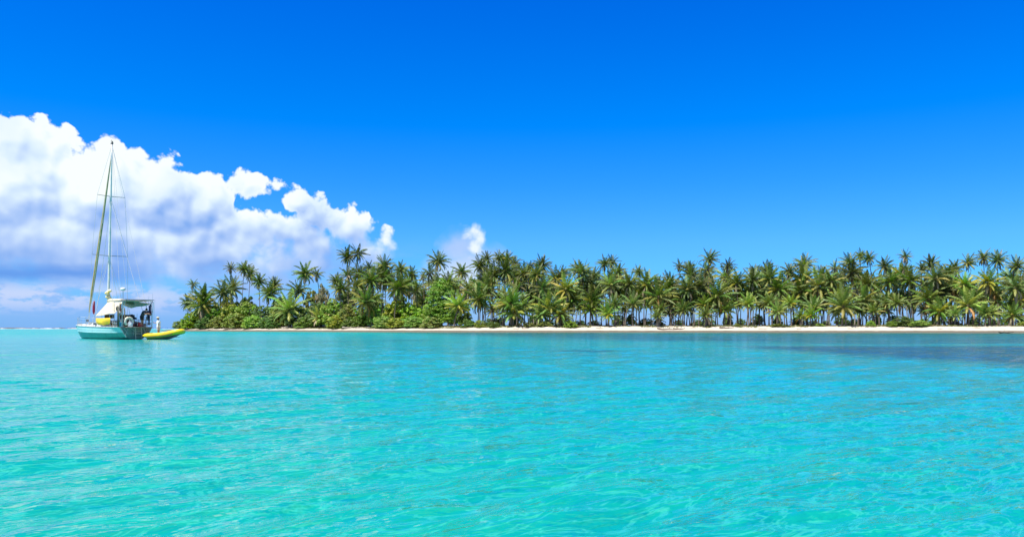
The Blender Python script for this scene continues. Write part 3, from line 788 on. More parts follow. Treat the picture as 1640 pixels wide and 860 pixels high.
def broadleaf():
    px = 706; Y = shore_y(px) + 12.5; x = (px - 820) / 1300 * Y; g = gz(x, Y)
    top = CAM_H + (HOR - 440) * Y / 1300 - g
    root = empty('broadleaf_tree', (x, Y, g), 'tall bright green broadleaf tree rounded among the palms left of centre', 'tree')
    tone = (.17, .34, .020)
    for (dx, dy, w, h, b, n, sd) in ((0, 0, 7.4, top, top * .12, 520, 1),):
        me = leafy(800 + sd, w, 6.0, top, n, 44, .30, tone, base_gap=.6)
        link('crown', me, root)
    mb = MB(); rnd = random.Random(4)
    mb.tube([(0, 0, -.2), (.1, 0, top * .25), (0, .1, top * .55)], [.26, .2, .12], 8)
    for k in range(9):
        a = k * 2.4; e = Vector((math.cos(a) * 2.4, math.sin(a) * 2.2, top * rnd.uniform(.45, .85)))
        mb.tube([(0.05, 0, top * rnd.uniform(.2, .5)), (e.x * .5, e.y * .5, e.z * .8), e], [.10, .06, .02], 5)
    mb.build('trunk', mat('bark'), root, smooth=True)
broadleaf()

# ================================================================ low creepers and tufts at the top of the beach
def creepers():
    rnd = random.Random(21); vs = []; fs = []; tones = []
    for i in range(5200):
        px = rnd.uniform(290, 1700); off = 8.2 + abs(rnd.gauss(0, 1.6))
        if px > 760 and (math.sin(px * .05) + math.sin(px * .021 + 2)) < -.1 and rnd.random() < .85: continue
        Y = shore_cache(px) + off; x = (px - 820) / 1300 * Y; z = GZI(x, Y)
        k = rnd.uniform(.7, 1.3); t = (.10 * k, .135 * k, .03 * k) if rnd.random() < .7 else (.26 * k, .21 * k, .09 * k)
        for q in range(3):
            a = rnd.uniform(0, 6.28); l = rnd.uniform(.12, .34); w = l * .3; n = len(vs)
            p = Vector((x + rnd.uniform(-.2, .2), Y + rnd.uniform(-.2, .2), z)); dv = Vector((math.cos(a) * .7, math.sin(a) * .7, .9)) * l; s = Vector((-math.sin(a), math.cos(a), 0)) * w
            vs += [p - s, p + s, p + dv + s * .3, p + dv - s * .3]; fs.append((n, n + 1, n + 2, n + 3)); tones += [t] * 4
    me = bpy.data.meshes.new('beach_creeper'); me.from_pydata([tuple(v) for v in vs], [], fs); me.materials.append(M_LEAF); set_tone(me, tones)
    o = link('beach_creeper', me); finish(o, 'low straggling creepers and grass tufts along the top of the beach', 'ground cover', kind='stuff')
_px = np.linspace(280, 1720, 145); _sy = np.array([shore_y(p) for p in _px])
def shore_cache(px): return float(np.interp(px, _px, _sy))
def GZI(x, y): return gz(x, y)
creepers()

# ================================================================ driftwood and fallen fronds on the sand
def driftwood():
    rnd = random.Random(31); m1 = mat('driftwood_pale', (.50, .44, .36), .85, .4, 3.0, bump=.5); m2 = mat('driftwood_dark', (.14, .10, .07), .9, .4, 3.0, bump=.5)
    data = [(570, 7.6, 7.0, 'pale', 'long pale driftwood log on the sand below the left thicket'),
            (372, 4.0, 5.0, 'dark', 'dark branch lying on the left beach near the sailboat dinghy'),
            (1068, 3.6, 4.2, 'dark', 'dark bowed branch on the beach below the middle of the grove'),
            (1088, 4.6, 2.4, 'dark', 'short dark stick just right of the bowed branch on beach'),
            (1164, 5.2, 3.0, 'dark', 'thin dark driftwood stick on the sand right of the bowed branch'),
            (458, 6.6, 2.0, 'pale', 'pale stump of driftwood under the broad low palm'),
            (1612, -9, 2.6, 'dark', 'small dark snag breaking the water off the right end of the beach')]
    for px, off, L, kind, lab in data:
        Y = shore_cache(px) + off; x = (px - 820) / 1300 * Y; z = max(gz(x, Y), -.02)
        mb = MB(); n = 7; b = rnd.uniform(-.35, .35)
        pts = [((i / n - .5) * L, math.sin(i * 1.3) * .15 + b * math.sin(math.pi * i / n), .10 + .12 * abs(math.sin(i * .9 + L)) + (.16 if i in (0, n) else 0)) for i in range(n + 1)]
        mb.tube(pts, [.06 + .09 * (1 - i / n) * rnd.uniform(.8, 1.2) for i in range(n + 1)], 7)
        for k in (2, 4):
            p = pts[k]; mb.tube([p, (p[0] + .35, p[1] + rnd.uniform(-.4, .4), p[2] + .45)], [.05, .015], 5)
        o = mb.build('driftwood', m1 if kind == 'pale' else m2, smooth=True, loc=(x, Y, z), rot=(0, 0, rnd.uniform(-.3, .3)))
        finish(o, lab, 'driftwood', 'driftwood on and off the beach')
    for i, px in enumerate([598, 622, 826, 842, 960, 1108, 1222, 1280, 1366, 1438, 1508, 1560]):
        off = rnd.uniform(4.5, 7.5); Y = shore_cache(px) + off; x = (px - 820) / 1300 * Y; z = gz(x, Y)
        mb = MB(); L = rnd.uniform(1.6, 2.6); pts = [((k / 6 - .5) * L, .1 * math.sin(k), .06 + .05 * math.sin(k * 1.1)) for k in range(7)]
        mb.tube(pts, [.03] * 7, 5)
        for k in range(22):
            t = k / 22; px_ = (t - .5) * L
            for s in (-1, 1):
                l = .45 * math.sin(math.pi * (t * .8 + .15)); a = (px_, 0, .07)
                mb.add([a, (px_ + .05, 0, .07), (px_ + .3 * l + .04, s * l, .03)], [(0, 1, 2)])
        o = mb.build('fallen_frond', mat('dry_frond', (.24, .17, .10), .9, .4, 3.0), loc=(x, Y, z), rot=(0, 0, rnd.uniform(-.8, .8) + (3.14 if i % 2 else 0)))
        finish(o, 'dry brown fallen palm frond on the sand, %s from the left' % od(i), 'palm frond', 'fallen fronds on the beach')
driftwood()
# ================================================================ SAILBOAT
SX, SY = -33.35, 72.0                     # transom centre at the waterline
BHX, BHY = -.748, .664                    # heading
BRZ = math.atan2(BHY, BHX)
def bw(lx, ly, z=0.0):                    # boat to world
    return (SX + BHX * lx - BHY * ly, SY + BHY * lx + BHX * ly, z)
def boat_paint(name, base, stain, amt=.5):
    m = bpy.data.materials.new(name); m.use_nodes = True
    T = NT(m.node_tree); p = T.n['Principled BSDF']; tc = T.new('ShaderNodeTexCoord').outputs['Object']
    x, y, z = T.sep(tc)
    st = T.noise(T.v('MULTIPLY', tc, (2.2, 2.2, .35)), 1.6, 5, .65)          # vertical rust and water stains
    n2 = T.noise(tc, 5.0, 5, .6)
    c = T.mix(T.m('MULTIPLY', T.ramp(st, .52, .70), amt), base, stain)
    c = T.mix(T.m('MULTIPLY', T.ramp(n2, .55, .7), .25), c, stain)
    c = T.mix(T.ramp(z, .10, .02), c, (.05, .16, .13))                       # weed at the waterline
    T.put(p.inputs['Base Color'], c); p.inputs['Roughness'].default_value = .35
    return m
def sailboat():
    root = empty('sailboat', (SX, SY, 0), 'weathered aqua hulled single mast sailboat anchored stern on, left of the island', 'sailboat', rz=BRZ)
    white = mat('white_gelcoat', (.72, .73, .70), .4, .2, 3.0, dark=(.45, .45, .42))
    steel = mat('steel', (.60, .61, .62), .28, metal=.85)
    wire = mat('rigging_wire', (.62, .62, .60), .4, metal=.3)
    alu = mat('mast_paint', (.78, .78, .74), .4, .12, 2.0)
    cream = mat('cream_canvas', (.56, .51, .38), .85, .16, 2.0, bump=.5, bscale=3.0)
    tan = mat('tan_sailcover', (.52, .39, .14), .8, .25, 1.5, bump=.5, bscale=6.0)
    dark = mat('dark_cloth', (.03, .035, .045), .8, .3, 4.0)
    wood = mat('varnished_wood', (.23, .12, .05), .5, .4, 4.0)
    glass = mat('dark_window', (.02, .025, .03), .08)
    # hull: stations (x, half beam at deck, chine, bilge, waterline-keel, deck height)
    ST = [(0.0, 1.42, 1.14, .86, 1.08, .62, .22, .05), (1.5, 1.60, 1.50, 1.05, 1.08, .60, .05, -.35), (3.5, 1.78, 1.72, 1.30, 1.10, .60, -.05, -.6), (6.0, 1.85, 1.80, 1.35, 1.14, .62, -.08, -.8),
          (8.5, 1.62, 1.54, 1.08, 1.20, .68, -.05, -.8), (10.5, 1.10, .98, .62, 1.27, .76, .0, -.6), (11.7, .56, .42, .20, 1.33, .84, .05, -.3), (12.4, .10, .04, .02, 1.38, .95, .45, .20)]
    up = MB(); lo = MB(); dk = MB(); PU = []; PL = []; PD = []
    def interp(k, t):
        a = ST[k]; b = ST[min(k + 1, len(ST) - 1)]; return [p + (q - p) * t for p, q in zip(a, b)]
    sts = [interp(k, t / 3) for k in range(len(ST) - 1) for t in range(3)] + [list(ST[-1])]
    for s in (1, -1):
        PU = []; PL = []
        for (x, bd, bc, bb, zd, zc, zb, zk) in sts:
            PU.append([(x, s * bd, zd), (x, s * (bd * .5 + bc * .5 + .015), (zd + zc) / 2), (x, s * bc, zc)])
            rake = -.55 * max(0, (x - 10.5) / 1.9)
            PL.append([(x, s * bc, zc), (x + rake * .5, s * (bc * .5 + bb * .5 + .05), (zc + zb) / 2), (x + rake, s * bb, zb), (x + rake, 0, zk - .3)])
        up.grid(PU if s < 0 else [p[::-1] for p in PU]); lo.grid(PL if s < 0 else [p[::-1] for p in PL])
    pu = boat_paint('hull_topside_paint', (.42, .72, .72), (.30, .42, .38), .4); pl = boat_paint('hull_side_paint', (.11, .33, .30), (.07, .12, .10), .7)
    h = up.build('hull', pu, root, label='pale aqua upper hull plating')
    lo.build('lower_hull', pl, root, label='darker green lower hull plating with stains')
    # rub rail along the deck edge, and the chine strake
    for s in (1, -1):
        MB().tube([(x, s * (bd + .02), zd + .01) for (x, bd, bc, bb, zd, zc, zb, zk) in sts], .035, 6).build('rub_rail', white, root)
        MB().tube([(x, s * (bc + .01), zc) for (x, bd, bc, bb, zd, zc, zb, zk) in sts], .02, 6).build('strake', pu, root)
    # transom
    a = ST[0]
    tr = MB(); tr.add([(-.002, 1.42, 1.08), (-.002, -1.42, 1.08), (.0, -1.14, .62), (.05, -.86, .22), (.1, 0, -.25), (.05, .86, .22), (.0, 1.14, .62)], [(0, 6, 5, 4, 3, 2, 1)])
    tr.build('transom', boat_paint('transom_paint', (.13, .24, .23), (.10, .15, .14), .7), root)
    for s in (1, -1):   # bright corner strakes
        MB().tube([(-.03, s * 1.40, 1.06), (-.03, s * 1.14, .62), (-.02, s * .87, .22)], .05, 6).build('corner_strake', white, root)
    PD = [[(x, bd * k, zd + .06 * (1 - k * k)) for k in (-1, -.5, 0, .5, 1)] for (x, bd, bc, bb, zd, zc, zb, zk) in sts]
    dk.grid(PD); dk.build('deck', mat('deck_paint', (.60, .60, .54), .8, .3, 2.0, dark=(.38, .36, .30)), root)
    # deckhouse
    ch = MB(); P = []
    for (x, hw, z0, z1) in ((1.8, 1.05, 1.1, 1.62), (3.2, 1.12, 1.1, 1.66), (5.5, 1.1, 1.12, 1.64), (7.6, .85, 1.17, 1.50), (8.1, .7, 1.18, 1.22)):
        P.append([(x, hw, z0), (x, hw * .9, z1), (x, 0, z1 + .07), (x, -hw * .9, z1), (x, -hw, z0)])
    ch.grid(P); ch.add([P[0][0], P[0][1], P[0][2], P[0][3], P[0][4]], [(0, 1, 2, 3, 4)])
    c = ch.build('deckhouse', white, root)
    for s in (1, -1):
        for x in (2.4, 3.6, 4.8, 6.2):
            MB().box((x, s * 1.075, 1.40), (.62, .05, .20)).build('window', glass, c, bevel=.02)
    # coamings and cockpit seats
    for s in (1, -1): MB().box((1.0, s * .95, 1.25), (1.5, .16, .30)).build('coaming', white, root, bevel=.03)
    MB().box((1.1, 0, 1.18), (1.2, 1.5, .12)).build('cockpit_well', wood, root, bevel=.02)
    hb = MB(); hb.tube([(1.2, .35 * math.cos(t), 1.85 + .35 * math.sin(t)) for t in np.linspace(0, 6.28, 17)[:-1]], .015, 5, closed=True)
    for k in range(3): hb.tube([(1.2, .35 * math.cos(k * 1.05), 1.85 + .35 * math.sin(k * 1.05)), (1.2, -.35 * math.cos(k * 1.05), 1.85 - .35 * math.sin(k * 1.05))], .01, 5)
    hb.tube([(1.25, 0, 1.15), (1.25, 0, 1.85)], .05, 6); hb.build('steering_wheel', steel, root)
    # mast
    MX = 6.0; TOPZ = 18.2; tl = -.75          # masthead leans a little
    def mp(z): t = (z - 1.5) / (TOPZ - 1.5); return (MX - .3 * t, tl * .35 * t, z)
    mast = MB(); mast.tube([mp(1.5 + (TOPZ - 1.5) * i / 8) for i in range(9)], [.115, .115, .11, .11, .105, .10, .09, .075, .065], 10, flat=.75)
    mo = mast.build('mast', alu, root, smooth=True)
    hd = MB(); t = mp(TOPZ); hd.box((t[0], t[1], t[2] + .06), (.34, .12, .12)); hd.tube([(t[0] + .1, t[1], t[2]), (t[0] + .1, t[1], t[2] + .42)], .012, 5); hd.ball((t[0] - .1, t[1], t[2] + .2), .06, 8, 6)
    hd.tube([(t[0], t[1], t[2] + .3), (t[0] + .35, t[1], t[2] + .3)], .01, 5); hd.build('masthead_fitting', dark, mo)
    LS, US = 7.75, 13.3
    lz = mp(LS); uz = mp(US)
    for s in (1, -1):
        MB().tube([lz, (lz[0] - .15, lz[1] + s * 1.62, LS + .03)], [.035, .022], 6).build('spreader', mat('spreader_metal', (.30, .29, .27), .5, metal=.4), mo)
        MB().tube([uz, (uz[0] - .12, uz[1] + s * 1.25, US + .02)], [.035, .022], 6).build('spreader', mat('spreader_metal'), mo)
    # sail bundle and halyard coil at the foot of the mast
    gb = MB(); rnd = random.Random(2)
    for k in range(9): gb.ball((MX - .12 + rnd.gauss(0, .07), rnd.gauss(0, .12), 3.55 + k * .115), (rnd.uniform(.14, .25), rnd.uniform(.14, .25), .15), 9, 6)
    gb.build('furled_sail', mat('yellowed_canvas', (.80, .62, .16), .8, .4, 5.0, bump=.5, dark=(.75, .70, .55)), root, smooth=True)
    # boom with stowed mainsail
    bm = MB(); bm.tube([(MX - .15, 0, 3.35), (1.6, 0, 3.30)], .07, 8); bo = bm.build('boom', alu, root, smooth=True)
    sb = MB(); sb.tube([(MX - .3 - k * .42, .02 * math.sin(k * 2), 3.52 + .02 * math.sin(k * 3)) for k in range(10)], [.20, .22, .20, .21, .18, .17, .16, .14, .12, .07], 9, flat=1.0); sb.build('stowed_mainsail', cream, bo, smooth=True)
    # forestay with the furled genoa in its tan cover
    F0 = (10.75, 0, 1.55); F1 = mp(17.5); d = Vector(F1) - Vector(F0)
    def fp(t): q = Vector(F0) + d * t; return (q.x - .12 * math.sin(math.pi * t), q.y, q.z)
    fg = MB(); fg.tube([fp(t) for t in np.linspace(.06, .97, 16)], [.03, .10, .125, .13, .135, .135, .13, .125, .12, .115, .10, .09, .08, .07, .055, .03], 8)
    fo = fg.build('furled_genoa', tan, root, smooth=True)
    MB().tube([fp(0), fp(.5), fp(1)], .012, 5).build('forestay', wire, fo)
    dm = MB(); dm.tube([(F0[0], 0, 1.62), (F0[0] - .02, 0, 1.85)], .10, 10); dm.build('furler_drum', dark, fo)
    # standing and running rigging
    rg = []
    mt = mp(18.1)
    for s in (1, -1):
        lt = (lz[0] - .15, lz[1] + s * 1.62, LS + .03); ut = (uz[0] - .12, uz[1] + s * 1.25, US + .02); ch_ = (5.8, s * 1.72, 1.2)
        rg += [('cap_shroud', [mt, ut, lt, ch_], .011), ('lower_shroud', [mp(7.6), (5.3, s * 1.72, 1.2)], .011), ('lower_shroud', [mp(7.6), (6.7, s * 1.70, 1.2)], .011), ('intermediate_shroud', [mp(13.2), lt], .009)]
        rg += [('backstay', [mt, (.05, s * 1.25, 1.3)], .011)]
        rg += [('running_backstay', [mp(13.0), (1.2, s * 1.5, 1.2)], .014)]
    rg += [('topping_lift', [mp(17.9), (1.7, 0, 3.3)], .009), ('inner_stay', [mp(12.6), (8.7, .1, 1.3)], .016), ('halyard', [mp(17.8), (8.2, .9, 1.3)], .012), ('halyard', [mp(11.5), (7.8, -.6, 1.3)], .014), ('mainsheet', [(1.7, 0, 3.3), (.9, 0, 1.4)], .012)]
    for nm, pts, r_ in rg: MB().tube(pts, r_ * 1.15, 5).build(nm, wire, root)
    # lifelines, stanchions, pulpit and pushpit
    for s in (1, -1):
        def edge(x):
            for a_, b_ in zip(sts[:-1], sts[1:]):
                if a_[0] <= x <= b_[0]:
                    t = (x - a_[0]) / (b_[0] - a_[0]); return (x, s * (a_[1] + (b_[1] - a_[1]) * t - .06), a_[4] + (b_[4] - a_[4]) * t)
            return (x, 0, 1.3)
        xs = [1.6, 3.2, 4.8, 6.4, 8.0, 9.6]
        for x in xs:
            e = edge(x); MB().tube([e, (e[0], e[1], e[2] + .68)], .014, 6).build('stanchion', steel, root)
        for hgt in (.36, .66):
            MB().tube([(edge(x)[0], edge(x)[1], edge(x)[2] + hgt) for x in [.2] + xs + [11.0]], .008, 5).build('lifeline', wire, root)
        e0 = edge(11.0); e1 = edge(12.0)
        MB().tube([e0, (e0[0], e0[1], e0[2] + .7)], .02, 6).tube([e1, (e1[0], e1[1], e1[2] + .7)], .02, 6).tube([(e0[0], e0[1], e0[2] + .7), (e1[0], e1[1], e1[2] + .72), (12.45, 0, 2.1)], .02, 6).build('pulpit', steel, root)
    pp = MB()
    for z in (1.75, 1.42): pp.tube([(1.2, 1.52, z), (.05, 1.36, z), (-.05, .6, z), (-.05, -.9, z), (.05, -1.36, z), (1.2, -1.52, z)], .02, 6)
    for y in (1.36, .6, -.2, -.9, -1.36): pp.tube([(0, y, 1.1), (0, y, 1.75)], .02, 6)
    pp.build('pushpit', steel, root)
    # bow roller, anchor and windlass
    an = MB(); an.box((12.3, .12, 1.42), (.5, .12, .08)); an.tube([(12.6, .12, 1.42), (12.85, .12, 1.2)], .03, 6); an.box((12.78, .12, 1.12), (.3, .34, .05), ry=.9); an.build('anchor', steel, root)
    MB().tube([(10.2, -.15, 1.35), (10.2, -.15, 1.6)], .12, 9).tube([(10.2, -.3, 1.5), (10.2, .15, 1.5)], .07, 8).build('windlass', steel, root)
    MB().box((8.9, 0, 1.32), (.6, .6, .16), taper=.9).build('hatch', white, root, bevel=.02)
    MB().box((7.2, 0, 1.62), (.5, .5, .10), taper=.9).build('hatch', white, root, bevel=.02)
    # awning: a tent over the boom, its port skirt hanging low and forward
    P = []
    for i in range(13):
        t = i / 12; x = 2.1 + 3.55 * t; zr = 3.52 + .05 * math.sin(t * 3); rowp = []
        for j in range(-8, 9):
            u = j / 8; au = abs(u)
            y = u * 1.62; z = zr - (zr - (2.32 if u > 0 else 3.15)) * (au ** 1.15) - .25 * t * au - .06 * math.sin(math.pi * t) * (1 - au) + .025 * math.sin(9 * t + 5 * u)
            xx = x - au * (1.6 - .65 * t)
            rowp.append((xx, y, z))
        P.append(rowp)
    MB().grid(P, .015).build('awning', cream, root, smooth=True)
    for x in (1.7, 3.4, 4.9):
        for s in (1, -1): MB().tube([(x, s * 1.55, 1.15), (x, s * 1.58, 2.35)], .016, 5).build('awning_pole', steel, root)
    # spray hood shadow side: wooden companionway and hanging brown screens
    MB().box((1.78, 0, 1.75), (.08, 1.3, .9)).build('companionway', wood, root, bevel=.02)
    MB().box((3.2, .98, 2.05), (2.1, .03, .35)).build('side_screen', mat('brown_mesh', (.16, .09, .04), .9, .3, 3.0), root)
    # stern arch with solar panel and bimini
    ar = MB()
    for s in (1, -1):
        ar.tube([(-.25, s * 1.32, 1.1), (-.42, s * 1.36, 3.30), (-.42, s * 1.25, 3.42)], .028, 6)
        ar.tube([(1.0, s * 1.45, 1.1), (1.15, s * 1.42, 3.3), (1.15, s * 1.3, 3.42)], .028, 6)
        ar.tube([(-.42, s * 1.36, 3.30), (1.15, s * 1.42, 3.3)], .022, 6)
        ar.tube([(-.3, s * 1.33, 2.4), (-.42, s * 1.1, 3.42)], .018, 6)
    for x in (-.42, .4, 1.15): ar.tube([(x, 1.3, 3.42), (x, -1.3, 3.42)], .022, 6)
    ao = ar.build('stern_arch', steel, root)
    MB().box((-.1, -.1, 3.50), (1.0, 2.5, .045)).build('solar_panel', mat('solar_cells', (.015, .02, .035), .15), ao, bevel=.01)
    P = [[(.25 + 1.5 * i / 6, -1.1 + 2.45 * j / 8, 3.40 - .10 * math.sin(math.pi * j / 8) * math.sin(math.pi * i / 6)) for j in range(9)] for i in range(7)]
    MB().grid(P, .015).build('bimini', cream, ao, smooth=True)
    MB().tube([(.6, .65, 3.28), (.6, .1, 3.18), (.6, -.1, 3.2)], [.06, .22, .08], 9, flat=.6).build('rolled_side_curtain', mat('olive_cloth', (.16, .16, .09), .85, .3, 3.0), ao, smooth=True)
    # radar dome on its pole, whip antennas
    rp = MB(); rp.tube([(.5, .95, 1.1), (.42, .95, 4.35)], .03, 7); ro = rp.build('radar_pole', steel, root)
    rd = MB(); rd.tube([(.42, .95, 4.33), (.42, .95, 4.36), (.42, .95, 4.5), (.42, .95, 4.57)], [.15, .21, .21, .12], 14); rd.build('radar_dome', mat('dome_white', (.82, .82, .80), .35), ro, smooth=True)
    MB().tube([(.42, .75, 4.3), (.42, 1.2, 4.3)], .018, 5).tube([(.42, 1.05, 4.55), (.42, 1.05, 5.1)], .01, 5).build('antenna_bracket', steel, ro)
    for (y, h_) in ((-1.35, 4.1), (-1.0, 3.9), (-1.55, 3.6)): MB().tube([(-.1, y, 1.7), (-.18, y - .06, h_)], .010, 5).build('whip_antenna', steel, root)
    # boarding ladder, vane-gear struts on the transom
    ld = MB()
    for y in (.18, -.38): ld.tube([(-.12, y, 1.12), (-.2, y, 1.05), (-.34, y - .02, -.10)], .022, 6)
    for k in range(5): ld.tube([(-.16 - .035 * k, .18, .95 - .24 * k), (-.16 - .035 * k, -.38, .95 - .24 * k)], .018, 6)
    ld.build('boarding_ladder', mat('ladder_metal', (.62, .58, .50), .5, metal=.3), root)
    sv = MB()
    for a_, b_ in (((1.1, 1.0), (.75, .45)), ((.75, 1.0), (.98, .42)), ((.55, 1.02), (-.1, .5)), ((-.55, 1.02), (-.95, .35)), ((-.7, 1.0), (-.7, .2)), ((-.95, 1.0), (-.6, .25)), ((.3, 1.02), (.3, .35))):
        sv.tube([(-.12, a_[0], a_[1]), (-.16, b_[0], b_[1])], .018, 5)
    sv.tube([(-.14, .6, .55), (-.14, -.85, .55)], .018, 5); sv.build('vane_gear', mat('dull_white', (.42, .43, .42), .5), root)
    MB().box((-.32, -.1, 1.07), (.62, 2.2, .05)).build('stern_platform', mat('teak', (.42, .38, .32), .8, .4, 6.0), root, bevel=.01)
    return root
sailboat()

def on_boat(name, lx, ly, z, label, cat, rz=0.0, group=None):
    x, y, _ = bw(lx, ly); return empty(name, (x, y, z), label, cat, group, BRZ + rz)
def boat_things():
    steel = MATS['steel']
    # yellow cover lashed along the port lifelines
    x, y, _ = bw(3.0, 1.62)
    mb = MB()
    for sd_ in (0, 1):
        P = []
        for i in range(17):
            t = i / 16; xx = (t - .5) * 3.3; row_ = []
            for j in range(7):
                v = j / 6
                zz = .32 - v * (.52 + .10 * math.sin(math.pi * t) + .03 * math.sin(t * 19)) - .03 * math.sin(math.pi * t)
                yy = (.06 + .10 * math.sin(math.pi * v) + .025 * math.sin(7 * t + 4 * v)) * (.03 + .97 * math.sin(math.pi * t) ** .35) * (1 if sd_ else -1)
                row_.append((xx + (.12 * v if t < .1 else (-.12 * v if t > .9 else 0)), yy if v > 0 else yy * .3, zz))
            P.append(row_ if sd_ else row_[::-1])
        mb.grid(P)
    o = mb.build('cover_bundle', mat('yellow_canvas', (.85, .62, .02), .6, .2, 2.0, bump=.6, bscale=4.0, dark=(.72, .46, .02)), smooth=True, loc=(x, y, 1.60), rot=(0, 0, BRZ - .02))
    finish(o, 'bright yellow folded canvas bundle lashed along the sailboat side rail', 'canvas bundle')
    # horseshoe lifebuoy on the stern rail
    r_ = on_boat('lifebuoy', -.14, .68, 1.58, 'cream horseshoe lifebuoy hanging on the stern rail of the sailboat', 'lifebuoy')
    MB().tube([(0, .33 * math.cos(t), .33 * math.sin(t)) for t in np.linspace(R(-58), R(238), 18)], .105, 9).build('ring', mat('buoy_foam', (.75, .73, .58), .6, .2, 6.0), r_, smooth=True)
    for t in (R(40), R(140)): MB().tube([(.0, .33 * math.cos(t) - .05, .33 * math.sin(t) - .0), (0, .33 * math.cos(t) + .05, .33 * math.sin(t))], .112, 9).build('band', mat('buoy_band', (.45, .47, .45), .6), r_, smooth=True)
    # white gas bottle below it
    r_ = on_boat('gas_bottle', -.30, .62, 1.10, 'pale grey round gas bottle standing inside the lifebuoy on the stern', 'gas bottle')
    MB().tube([(0, 0, 0), (0, 0, .05), (0, 0, .34), (0, 0, .42), (0, 0, .46)], [.16, .20, .20, .14, .05], 14).build('tank', mat('tank_white', (.66, .70, .72), .4, .15, 4.0), r_, smooth=True)
    MB().tube([(0, 0, .45), (0, 0, .54)], .03, 8).tube([(.09 * math.cos(t), .09 * math.sin(t), .55) for t in np.linspace(0, 6.28, 11)[:-1]], .012, 5, closed=True).build('valve', steel, r_)
    # jerry cans
    def can(lx, ly, c, nm, lab):
        q = on_boat('jerry_can', lx, ly, 1.11, lab, 'jerry can', group='jerry cans on the stern')
        b = MB(); b.box((0, 0, .20), (.18, .32, .40)); b.build('body', mat(nm, c, .45, .2, 5.0), q, bevel=.03)
        MB().tube([(0, -.10, .40), (0, -.08, .48), (0, .08, .48), (0, .10, .40)], .016, 6).build('handle', mat(nm), q)
        MB().tube([(0, .12, .38), (0, .14, .45)], .03, 8).build('cap', mat('black_plastic', (.02, .02, .022), .4), q)
    can(-.20, -.28, (.42, .02, .02), 'red_plastic', 'dark red jerry can on the stern left of the bending person')
    can(.35, -.05, (.06, .03, .03), 'maroon_plastic', 'dark maroon jerry can on the stern between lifebuoy and red can')
    can(.05, 1.32, (.02, .30, .48), 'blue_plastic', 'bright blue jerry can at the port corner of the stern')
    # bundle of dark gear and boards lashed at the port quarter
    r_ = on_boat('gear_bundle', .25, 1.15, 1.1, 'tall bundle of poles and dark bags lashed upright at the port quarter', 'gear')
    rnd = random.Random(8); c3 = [mat('pole_grey', (.35, .36, .34), .5), mat('dark_cloth'), mat('varnished_wood'), mat('olive_cloth')]
    for k in range(9):
        a = rnd.uniform(-.35, .35); b_ = rnd.uniform(-.25, .4); hh = rnd.uniform(1.5, 2.15)
        MB().tube([(a, b_, 0), (a + rnd.uniform(-.1, .1), b_ + rnd.uniform(-.1, .1), hh)], [.045 if k % 2 else .03] * 2, 7).build('pole', c3[k % 4], r_, smooth=True)
    for k in range(4):
        z = .35 + k * .42; MB().ball((rnd.uniform(-.2, .2), rnd.uniform(-.15, .3), z), (.2, .18, .24), 9, 7).build('bag', c3[1] if k % 2 else c3[0], r_, smooth=True)
    # dark folded sail bag on the cockpit edge
    x, y, _ = bw(.7, .1)
    mb = MB(); mb.tube([(-.4, .1, 0), (-.2, .05, .1), (0, 0, .06), (.3, -.25, -.05), (.4, -.6, -.12)], [.06, .16, .17, .14, .07], 9)
    o = mb.build('sail_bag', mat('dark_cloth'), smooth=True, loc=(x, y, 1.98), rot=(0, 0, BRZ)); finish(o, 'dark slumped sail bag beside the gear bundle in the cockpit', 'bag')
    MB().box((0, 0, 0), (.1, .1, .1))
    # ensign hanging limp
    r_ = on_boat('flag', -.30, -1.22, 1.75, 'limp dark blue flag with a red patch on a staff at the stern', 'flag')
    MB().tube([(0, 0, 0), (-.12, 0, 1.7)], .014, 6).build('flagstaff', mat('varnished_wood'), r_)
    P = [[(-.02 - .1 * (z / 1.6) + .05 * math.sin(3 * z + w), .02 + w * .16 * (1.2 - .4 * math.sin(2 * z)), z + .5 - .18 * w) for w in (0, .5, 1.0, 1.5, 2.0)] for z in np.linspace(0, 1.05, 9)]
    MB().grid(P).build('cloth', mat('flag_blue', (.015, .02, .09), .8), r_, smooth=True)
    P2 = [[(p[0] - .006, p[1], p[2]) for p in row_[:3]] for row_ in P[:3]]
    MB().grid(P2).build('red_field', mat('flag_red', (.35, .02, .02), .8), r_, smooth=True)
    # red furled flag / sock forward of the awning
    x, y, _ = bw(6.9, .9)
    mb = MB(); mb.tube([(0, 0, 0), (.02, 0, .25), (0, .02, .9), (-.02, 0, 1.15), (-.02, 0, 1.25)], [.05, .12, .11, .08, .03], 8)
    o = mb.build('sail_sock', mat('red_canvas', (.36, .015, .05), .75, .2, 4.0), smooth=True, loc=(x, y, 2.3), rot=(0, -.06, BRZ)); finish(o, 'dark red cloth sock hanging from a line ahead of the cream awning', 'sail sock')
    # outboard on the starboard quarter rail
    r_ = on_boat('outboard_motor', -.12, -1.10, 1.45, 'black outboard motor clamped upright on the stern rail beside the bending person', 'outboard motor', rz=R(25))
    blk = mat('outboard_black', (.012, .013, .016), .3)
    MB().box((0, 0, .92), (.46, .30, .36), taper=.75).build('cowl', blk, r_, bevel=.05)
    MB().box((0, -.152, .92), (.24, .012, .10)).build('decal', mat('decal_white', (.75, .75, .75), .4), r_)
    MB().box((.0, 0, .70), (.34, .26, .10)).build('pan', mat('outboard_grey', (.30, .31, .33), .4), r_, bevel=.02)
    MB().tube([(0, 0, .68), (0, 0, .2), (0, 0, -.12)], [.11, .085, .06], 9, flat=.7).build('leg', blk, r_, smooth=True)
    MB().box((-.02, 0, .02), (.34, .14, .02)).build('cavitation_plate', blk, r_, bevel=.01)
    mb = MB(); mb.ball((0, 0, -.12), (.2, .06, .07), 10, 6)
